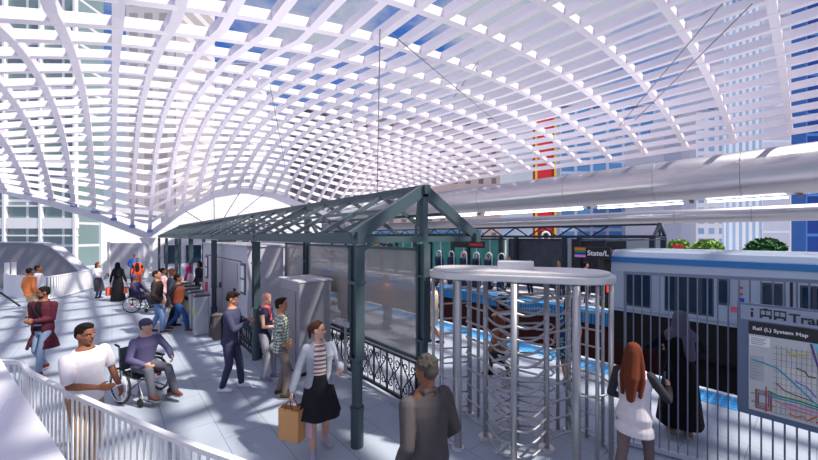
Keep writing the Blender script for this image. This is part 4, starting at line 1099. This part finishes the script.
# two women with shopping bags, far left centre
P5 = person('woman in white blouse and long dark grey skirt holding out a phone', ground(98, 298.5), 85, 1.64, 'f', sk=TANSK, hr=(.10, .36, 1.12), hl=(-.12, .34, 1.10), er=(.5, -.5, -1), el=(-.5, -.5, -1), top=((232, 228, 236), 1, -.02, .014, 'blouse'), skirt=((78, 76, 84), .36, .22, .10), legs=((66, 84, 126), .9), shoes=(58, 44, 40), hair='bob', hairc='brown', vox=.013, hpitch=10)
tag(MB().box(-.04, .04, -.006, .006, -.075, .075).build('phone', BLACK), 'small dark phone held by the woman in the white blouse', 'phone').location = (P5['gl'] + P5['gr']) / 2 + V((0, 0, .03))
P6 = person('woman in long black abaya and headscarf seen from behind, shopping bags in both hands', ground(118, 301), -12, 1.68, 'f', sk=TANSK, hr=(.32, .03, .86), hl=(-.32, .03, .86), robe=((26, 25, 32), .03, .29), hair=None, hat=('hijab', (24, 23, 30)), shoes=(20, 18, 20), vox=.013)
def shopping_bag(loc, rz, w_, d_, h_, m, lab, open_m=None, handle=(120, 80, 60)):
    """loc = where the handle is gripped"""
    b_ = empty('shopping_bag', loc, rz, label=lab, cat='bag')
    z1 = -.13; z0 = z1 - h_; t = .004
    q = MB().box(-w_ / 2, w_ / 2, -d_ / 2, -d_ / 2 + t, z0, z1).box(-w_ / 2, w_ / 2, d_ / 2 - t, d_ / 2, z0, z1).box(-w_ / 2, -w_ / 2 + t, -d_ / 2, d_ / 2, z0, z1).box(w_ / 2 - t, w_ / 2, -d_ / 2, d_ / 2, z0, z1).box(-w_ / 2, w_ / 2, -d_ / 2, d_ / 2, z0, z0 + t)
    q.build('sack', m, b_)
    for sg in (-1, 1): MB().tube([(-w_ * .2, sg * d_ / 2, z1 - .02), (-w_ * .13, sg * d_ * .3, z1 + .07), (0, sg * .01, 0), (w_ * .13, sg * d_ * .3, z1 + .07), (w_ * .2, sg * d_ / 2, z1 - .02)], .006, 6).build('handle', cloth(*handle), b_, smooth=True)
    return b_
OR = mat('bag_orange', s2l(226, 96, 70), .6)
shopping_bag(P6['gl'], .4, .30, .14, .36, OR, 'orange-red shopping bag hanging left of the black abaya, the larger of two')
shopping_bag(P6['gr'], .3, .24, .12, .28, OR, 'orange-red shopping bag hanging right of the black abaya, the smaller of two')
# man in blue and woman in orange, far centre left
person('man in bright blue sweater with hands on hips, before the pale booth', ground(134, 284), 178, 1.78, sk=(206, 120, 86), hr=(.20, .06, 1.02), hl=(-.20, .06, 1.02), er=(1, -.5, 0), el=(-1, -.5, 0), top=((50, 120, 205), 1, -.08, .02, 'sweater'), legs=((60, 64, 84),), shoes=(40, 40, 44), hair=None, vox=.014)
person('woman in orange trouser suit with black belt standing before the man in blue', ground(137.5, 287.5), 150, 1.63, 'f', sk=BROWNSK, top=((40, 34, 36), .6, -.04, .016, 'top'), legs=((224, 92, 44), 1.3), jacket=((224, 92, 44), -.02, 40, .022, 0, 'jacket'), shoes=(60, 30, 24), hair='bun', hairc='black', vox=.014)

# ------------------------------------------------------------------ wheelchairs
def wheelchair(pos, heading, lab, s=1.0):
    w_ = empty('wheelchair', pos, -(TH + math.radians(heading)), label=lab, cat='wheelchair')
    FRM = mat('chair_frame', s2l(120, 124, 132), .35, .8); SEAT = mat('chair_seat', s2l(34, 36, 42), .8)
    for sg in (-1, 1):
        c = V((sg * .31, -.08, .31)); wh = MB().tube([c + V((0, .29 * math.cos(a_), .29 * math.sin(a_))) for a_ in [i * PI / 16 for i in range(32)]], .019, 8, closed=True).build('wheel', RUBBER, w_, smooth=True)
        MB().tube([c + V((sg * .03, .25 * math.cos(a_), .25 * math.sin(a_))) for a_ in [i * PI / 16 for i in range(32)]], .009, 8, closed=True).build('hand_rim', STEELL, wh, smooth=True)
        for i in range(10):
            a_ = i * PI / 5; MB().tube([c, c + V((0, .28 * math.cos(a_), .28 * math.sin(a_)))], .004, 6).build('spoke', STEELL, wh)
        MB().tube([c - V((.02, 0, 0)), c + V((.02, 0, 0))], .05, 14).build('hub', RED, wh)
        cc = V((sg * .24, .36, .07)); MB().tube([cc - V((.014, 0, 0)), cc + V((.014, 0, 0))], .068, 18).build('caster', RUBBER, w_)
        MB().tube([cc, cc + V((0, -.02, .12)), (sg * .235, .30, .44)], .013, 8).build('fork', FRM, w_, smooth=True)
        MB().tube([(sg * .235, -.26, .93), (sg * .235, -.22, .46), (sg * .235, .30, .44), (sg * .235, .42, .16), (sg * .2, .50, .10)], .013, 8).tube([(sg * .235, -.22, .46), (sg * .235, -.20, .18), (sg * .235, .28, .16), (sg * .235, .34, .40)], .012, 8).build('side_frame', FRM, w_, smooth=True)
        MB().tube([(sg * .235, -.26, .93), (sg * .235, -.38, .95)], .017, 8).build('push_handle', RUBBER, w_)
        MB().box(sg * .25 - .028, sg * .25 + .028, -.18, .16, .68, .71).build('armrest', SEAT, w_, bevel=.008)
        MB().tube([(sg * .25, .12, .68), (sg * .25, .14, .45)], .010, 8).build('arm_post', FRM, w_)
        MB().box(sg * .12 - .07, sg * .12 + .07, .46, .60, .085, .10).build('footrest', FRM, w_)
    MB().tube([(-.23, .02, .18), (.23, .02, .44)], .011, 8).tube([(.23, -.02, .18), (-.23, -.02, .44)], .011, 8).build('cross_brace', FRM, w_)
    MB().box(-.225, .225, -.22, .26, .44, .49).build('seat', SEAT, w_, bevel=.012)
    MB().box(-.225, .225, -.27, -.235, .50, .90).build('backrest', mat('chair_back', s2l(86, 96, 104), .7), w_, bevel=.01)
    return w_
def seated(lab, pos, heading, top, legs, shoes, sk, hat=None, hairc='dark', vox=.0095, **k):
    d = dict(pel=(0, -.10, .585), lean=-4, hr=(.17, .24, .70), hl=(-.17, .24, .70), er=(1, -.6, -.2), el=(-1, -.6, -.2), fr=(.12, .46, .185), fl=(-.12, .46, .185), kr=(.15, .4, 1), kl=(-.15, .4, 1), grip=.5); d.update(k)
    return person(lab, pos, heading, 1.74, sk=sk, top=(top, 1, -.06, .018, 'sweater'), legs=(legs, 1.05), shoes=shoes, hat=hat, hairc=hairc, vox=vox, **d)
WP = at(143, 6.15)
wheelchair(WP, 114, 'manual wheelchair with red hubs carrying the man in the purple sweater')
seated('man in purple-grey sweater and beanie sitting in the near wheelchair', WP, 114, (96, 92, 128), (104, 104, 116), (118, 76, 66), PALE, ('beanie', (74, 66, 92)), pel=(0, .02, .585), lean=8, hyaw=-16, hpitch=-6, hr=(.20, .40, .70), hl=(-.21, .46, .72), er=(.7, -.8, -.1), el=(-.7, -.8, -.1), fr=(.13, .50, .185), fl=(-.15, .66, .185))
WP2 = at(139, 13.2)
wheelchair(WP2, 78, 'wheelchair with red hubs in the distance, carrying a person in dark blue')
seated('person in dark blue with purple beanie sitting in the distant wheelchair', WP2, 78, (62, 60, 96), (70, 74, 96), (50, 46, 50), BROWNSK, ('beanie', (92, 72, 120)), vox=.014)

# ------------------------------------------------------------------ the group walking to the gates
person('man in dark brown leather jacket and light jeans, leftmost of three walking to the gates', ground(157, 333), 62, 1.82, sk=TANSK, hyaw=20, fr=(.09, .14, .085), fl=(-.09, -.16, .10), top=((60, 52, 52), 1, -.06, .012, 'shirt'), jacket=((66, 54, 54), -.10, 12, .034, 0, 'leather_jacket'), legs=((112, 140, 184), 1.1), shoes=(70, 56, 50), hairc='dark', vox=.0115, hr=(.27, .14, .96))
person('man in long dark grey coat with bald brown head, middle of the trio', at(172, 11.0), 55, 1.82, sk=(150, 92, 64), hyaw=10, top=((50, 52, 62), 1, -.06, .012, 'shirt'), jacket=((66, 70, 84), -.34, 0, .03, .03, 'overcoat'), legs=((34, 38, 52), 1.1), shoes=(24, 22, 24), hair=None, scarf=(130, 128, 136), vox=.0115, fr=(.10, .06, .085), fl=(-.10, -.08, .085))
person('man in rust-brown vest and jeans taking a wide stride, rightmost of the trio', ground(178, 331), 82, 1.74, sk=BROWNSK, hyaw=-25, hpitch=5, pel=(0, 0, .89), fr=(.08, .30, .085), fl=(-.08, -.34, .12), top=((48, 44, 50), 1, -.06, .018, 'sweater'), jacket=None, legs=((52, 84, 140), 1.05), shoes=(120, 62, 46), hairc='black', vox=.0115, hr=(.26, -.10, .86), hl=(-.26, .16, .90), scarf=None)
VS = bpy.data.objects[[o.name for o in COL.objects if o.get('category') == 'person'][-1]]
m = MB()
m.rings([ring(V((0, 0, .89)) + V((0, y, t)), rx + .036, ry + .036, Matrix.Identity(3)) for t, rx, ry, y in MALE if -.05 < t < .5])
m.build('vest', cloth(122, 62, 46), VS, voxel=.011, sm=2, scale=1.74 / 1.75)
person('woman in pale pink top mostly hidden behind the brown leather jacket', at(163.5, 12.6), 60, 1.68, 'f', sk=BROWNSK, top=((216, 170, 176), 1, -.06, .014, 'top'), legs=((196, 190, 204), 1), shoes=(240, 240, 244), hair='bun', hairc='black', vox=.013)
person('woman in magenta headscarf and pale pink top beside the fare gates', at(189.5, 14.0), 60, 1.66, 'f', sk=BROWNSK, top=((226, 190, 200), 1, -.1, .02, 'top'), legs=((70, 64, 78), 1), hair=None, hat=('hijab', (170, 44, 110)), vox=.013)
person('person in dark clothes passing the far end of the kiosk', at(199, 15.4), -150, 1.72, sk=BROWNSK, top=((38, 40, 56), 1, -.1, .02, 'jacket'), legs=((36, 38, 50), 1.05), hairc='black', vox=.014, hair='bob')

# ------------------------------------------------------------------ the queue by the ticket machine
p = person('man in dark navy jumpsuit with quiff looking down at his hands, backpack on', ground(230, 390), 84, 1.80, sk=TANSK, lean=4, hpitch=24, hyaw=-5, hr=(.05, .33, 1.23), hl=(-.12, .26, 1.22), er=(.6, -.2, -1), el=(-.6, -.2, -1),
    fr=(.09, -.10, .085), fl=(-.10, .16, .085), top=((70, 72, 100), 1, -.10, .018, 'jumpsuit_top'), legs=((64, 66, 94), 1.02), shoes=(228, 228, 238), hair='swept', hairc='dark', vox=.009)
def backpack(p, lab, m, sc=1.0):
    b_ = empty('backpack', p['T'](.20, .0, -.085), p['root'].rotation_euler[2], label=lab, cat='backpack'); b_.scale = (sc,) * 3
    MB().rings([[(x_ * k_, -.10 + y_ * k2_, z_) for x_, y_ in ((-.14, -.07), (-.10, -.11), (.10, -.11), (.14, -.07), (.15, .08), (-.15, .08))] for z_, k_, k2_ in ((-.22, .9, .9), (-.18, 1.02, 1), (.06, 1, .95), (.18, .9, .85), (.22, .7, .6))]).build('sack', m, b_, bevel=.012)
    MB().box(-.11, .11, -.25, -.19, -.17, .0).build('pocket', m, b_, bevel=.02)
    MB().rings([[(x_, y_, z_) for x_, y_ in ((-.13, -.21), (.13, -.21), (.13, -.02), (-.13, -.02))] for z_ in (.19, .245)]).build('flap', m, b_, bevel=.02)
    for sg in (-1, 1): MB().bar((sg * .07, -.262, -.12), (sg * .07, -.235, .20), .025, .01, (0, 1, 0)).build('buckle_strap', cloth(60, 52, 50), b_)
    return b_
backpack(p, 'grey-brown canvas backpack on the back of the man in navy', cloth(96, 88, 88))
person('woman with pink cropped hair, red and white scarf, sleeveless navy top and ripped grey jeans', ground(265, 379), 96, 1.70, 'f', sk=PALE, lean=3, hpitch=30, hr=(.06, .30, 1.10), hl=(-.12, .28, 1.10), er=(.4, -.5, -1), el=(-.4, -.5, -1), top=((52, 52, 76), .02, -.20, .018, 'vest_top'), legs=((150, 150, 160), .95), shoes=(126, 118, 160), hair='short', hairc='pink', scarf=(206, 96, 112), vox=.009, fr=(.09, .02, .085), fl=(-.09, .14, .085), toe_r=8)
person('man in green plaid shirt and ripped brown trousers standing with thumbs in pockets', ground(281.5, 396.5), 72, 1.73, sk=TANSK, hyaw=12, hr=(.21, .10, .96), hl=(-.21, .10, .96), er=(1, -.7, 0), el=(-1, -.7, 0), top=(PLAID, 1.35, -.12, .02, 'plaid_shirt'), legs=((126, 112, 106), .98), shoes=(74, 72, 40), hairc='dark', hair='swept', vox=.009, fr=(.11, .05, .085), fl=(-.11, -.05, .085), toe_r=14, toe_l=-14)
# woman with the paper bags
p = person('woman in pale denim jacket, striped top and black skirt carrying paper shopping bags', ground(319, 449), 158, 1.70, 'f', sk=PALE, hyaw=-48, hpitch=0, hr=(.36, .06, .87), hl=(-.25, .26, 1.14), er=(.4, -1, 0), el=(-.5, -.8, -.8),
    fr=(.10, .16, .085), fl=(-.09, -.08, .085), toe_r=4, toe_l=-25, top=(STRIPE, 1, .02, .012, 'striped_top'), jacket=((166, 172, 184), -.06, 34, .034, .0, 'denim_jacket'), skirt=((38, 36, 42), .52, .29, .12), shoes=(176, 170, 192), hair='pony', hairc='brown', vox=.0085, grip=.75)
BAGW = p
q = p['gr']
shopping_bag(q + V((0, 0, .02)), -TH - .35, .31, .12, .40, KRAFT, 'brown kraft paper shopping bag in the hand of the woman in denim')
off = FV * .075 + RV * .165
shopping_bag(q + off + V((0, 0, .01)), -TH - .35, .26, .10, .38, mat('bag_pink_white', s2l(226, 196, 204), .6), 'pale pink shopping bag carried behind the brown paper bag')
# man in the suit, foreground
p = person('man in grey-brown suit seen from behind in the foreground, greying curly hair', at(428, 2.98), -34, 1.80, sk=BROWNSK, hyaw=-22, hpitch=10, lean=3, hr=(.22, .16, .95), hl=(-.21, .10, .92), er=(.35, -1, 0), el=(-.35, -1, 0),
    top=((190, 186, 186), 0, -.06, .002, 'shirt'), jacket=((84, 79, 80), -.20, 10, .032, .02, 'suit_jacket'), legs=((70, 64, 66), 1.1), shoes=(30, 26, 26), hair='curly', hairc='grey', vox=.008, fr=(.10, .14, .085), fl=(-.10, -.14, .10))
# redhead by the fence
p = person('woman with long auburn hair, white blouse and dark sleeves walking along the bar fence', at(634, 3.95), 46, 1.68, 'f', sk=PALE, hyaw=5, hpitch=6, hr=(.28, .34, 1.16), hl=(-.20, .18, .96), er=(.5, -.7, -.8), pel=(0, 0, .89), fr=(.09, .32, .085), fl=(-.10, -.30, .12),
    top=((58, 56, 62), 1, -.05, .010, 'cardigan'), jacket=((226, 218, 222), -.24, 0, .026, .012, 'blouse', 0), legs=((122, 104, 104), .95), shoes=(40, 36, 40), hair='long', hairc='auburn', vox=.0085)
RH = p
tag(MB().box(-.036, .036, -.005, .005, -.07, .07).build('phone', BLACK, None, bevel=.004), 'phone in the raised right hand of the auburn-haired woman', 'phone').location = p['gr'] + V((.01, .03, .05))
person('woman in flowing black robe and grey hooded scarf standing behind the bar fence', at(680, 4.98), 22, 1.76, 'f', sk=TANSK, hr=(.16, .30, 1.15), hl=(-.16, .30, 1.15), er=(1, -.3, -.4), el=(-1, -.3, -.4), robe=((10, 10, 14), .17, .28), hair=None, hat=('hijab', (88, 88, 102)), shoes=(150, 110, 84), legs=((40, 44, 80), .9), vox=.009, hyaw=10)
# people on the platform behind the screens and the turnstile
person('woman in cream dress walking on the platform left of the turnstile', at(434, 9.2), -70, 1.68, 'f', sk=(196, 130, 96), fr=(.08, .18, .085), fl=(-.08, -.24, .14), top=((214, 196, 176), 1, -.05, .016, 'dress_top'), skirt=((212, 194, 174), .52, .20, .10), shoes=(60, 44, 40), hair='bun', hairc='dark', vox=.012)
person('woman in blue and yellow floral dress on the platform behind the turnstile', at(568, 6.7), -5, 1.67, 'f', sk=(190, 128, 100), fr=(.08, .10, .085), fl=(-.08, -.10, .085), top=(FLORAL, .3, -.05, .014, 'dress_top'), skirt=(FLORAL, .50, .21, .10), shoes=(40, 30, 30), hair='bob', hairc='brown', vox=.011)
PB = person('woman in tan coat walking behind the turnstile rotor with a black bag', at(500, 7.0), -80, 1.66, 'f', sk=BROWNSK, fr=(.08, .20, .085), fl=(-.08, -.22, .13), top=((120, 70, 54), 1, -.06, .014, 'top'), skirt=((150, 96, 70), .55, .21, .10), shoes=(30, 24, 24), hair='bob', hairc='black', vox=.012)
hb = empty('handbag', PB['gl'], PB['root'].rotation_euler[2], label='black handbag carried by the woman behind the turnstile rotor', cat='bag')
MB().rings([[(x_ * k_, y_, z_) for x_, y_ in ((-.05, -.15), (.05, -.15), (.05, .15), (-.05, .15))] for z_, k_ in ((-.36, 1), (-.30, 1.1), (-.14, .7))]).build('sack', BLACK, hb, bevel=.015)
MB().tube([(0, -.08, -.15), (0, -.05, -.03), (0, .05, -.03), (0, .08, -.15)], .008, 6).build('handle', BLACK, hb, smooth=True)
person('man in dark coat on the platform behind the mesh screen', at(343, 9.6), 60, 1.74, sk=BROWNSK, top=((44, 50, 74), 1, -.1, .022, 'coat'), legs=((40, 42, 54), 1.05), hairc='black', vox=.013)
person('woman in orange top behind the mesh screen near the platform edge', at(386, 10.6), 40, 1.66, 'f', sk=TANSK, top=((216, 130, 80), 1, -.1, .018, 'top'), legs=((60, 62, 78), 1), hair='bob', hairc='brown', vox=.013)
FAR = [(441, 24.5, 'navy coat', (40, 52, 92), 'black', 'brown hair, at the left end of the far platform', None), (464, 22.5, 'rust top', (150, 80, 60), 'auburn', 'magenta headwear, far platform', ('beanie', (170, 50, 120))), (487, 21.5, 'black coat', (28, 32, 52), 'black', 'dark hair between the far gates', None),
       (509, 20.5, 'pale blue shirt', (190, 200, 232), 'dark', 'dark hair, right of the far gates', None), (531, 17.2, 'grey jacket', (80, 84, 100), 'dark', 'seen over the turnstile top before the grey windscreen', None), (559, 16.4, 'lilac shirt', (150, 130, 178), 'brown', 'seen over the turnstile top at its right half', None), (586, 16.9, 'dark red jacket', (110, 50, 56), 'black', 'below the station name sign on the far platform', None)]
for px, d, a_, c_, hc_, wh, ht in FAR:
    X = 16.8 if px < 520 else 15.3
    pos = V((X, y_on(px, X), 0))
    person('person in ' + a_ + ', ' + wh, pos, -115 if px % 2 else 100, 1.72, 'm' if px % 2 else 'f', sk=TANSK, top=(c_, 1, -.1, .02, 'top'), legs=((40, 44, 62), 1.05), hairc=hc_, hat=ht, vox=.016, hair='short')
scene.view_settings.view_transform = 'Standard'; scene.view_settings.look = 'None'; scene.view_settings.gamma = 1
scene.view_settings.exposure = EXPO
scene.view_settings.use_curve_mapping = False
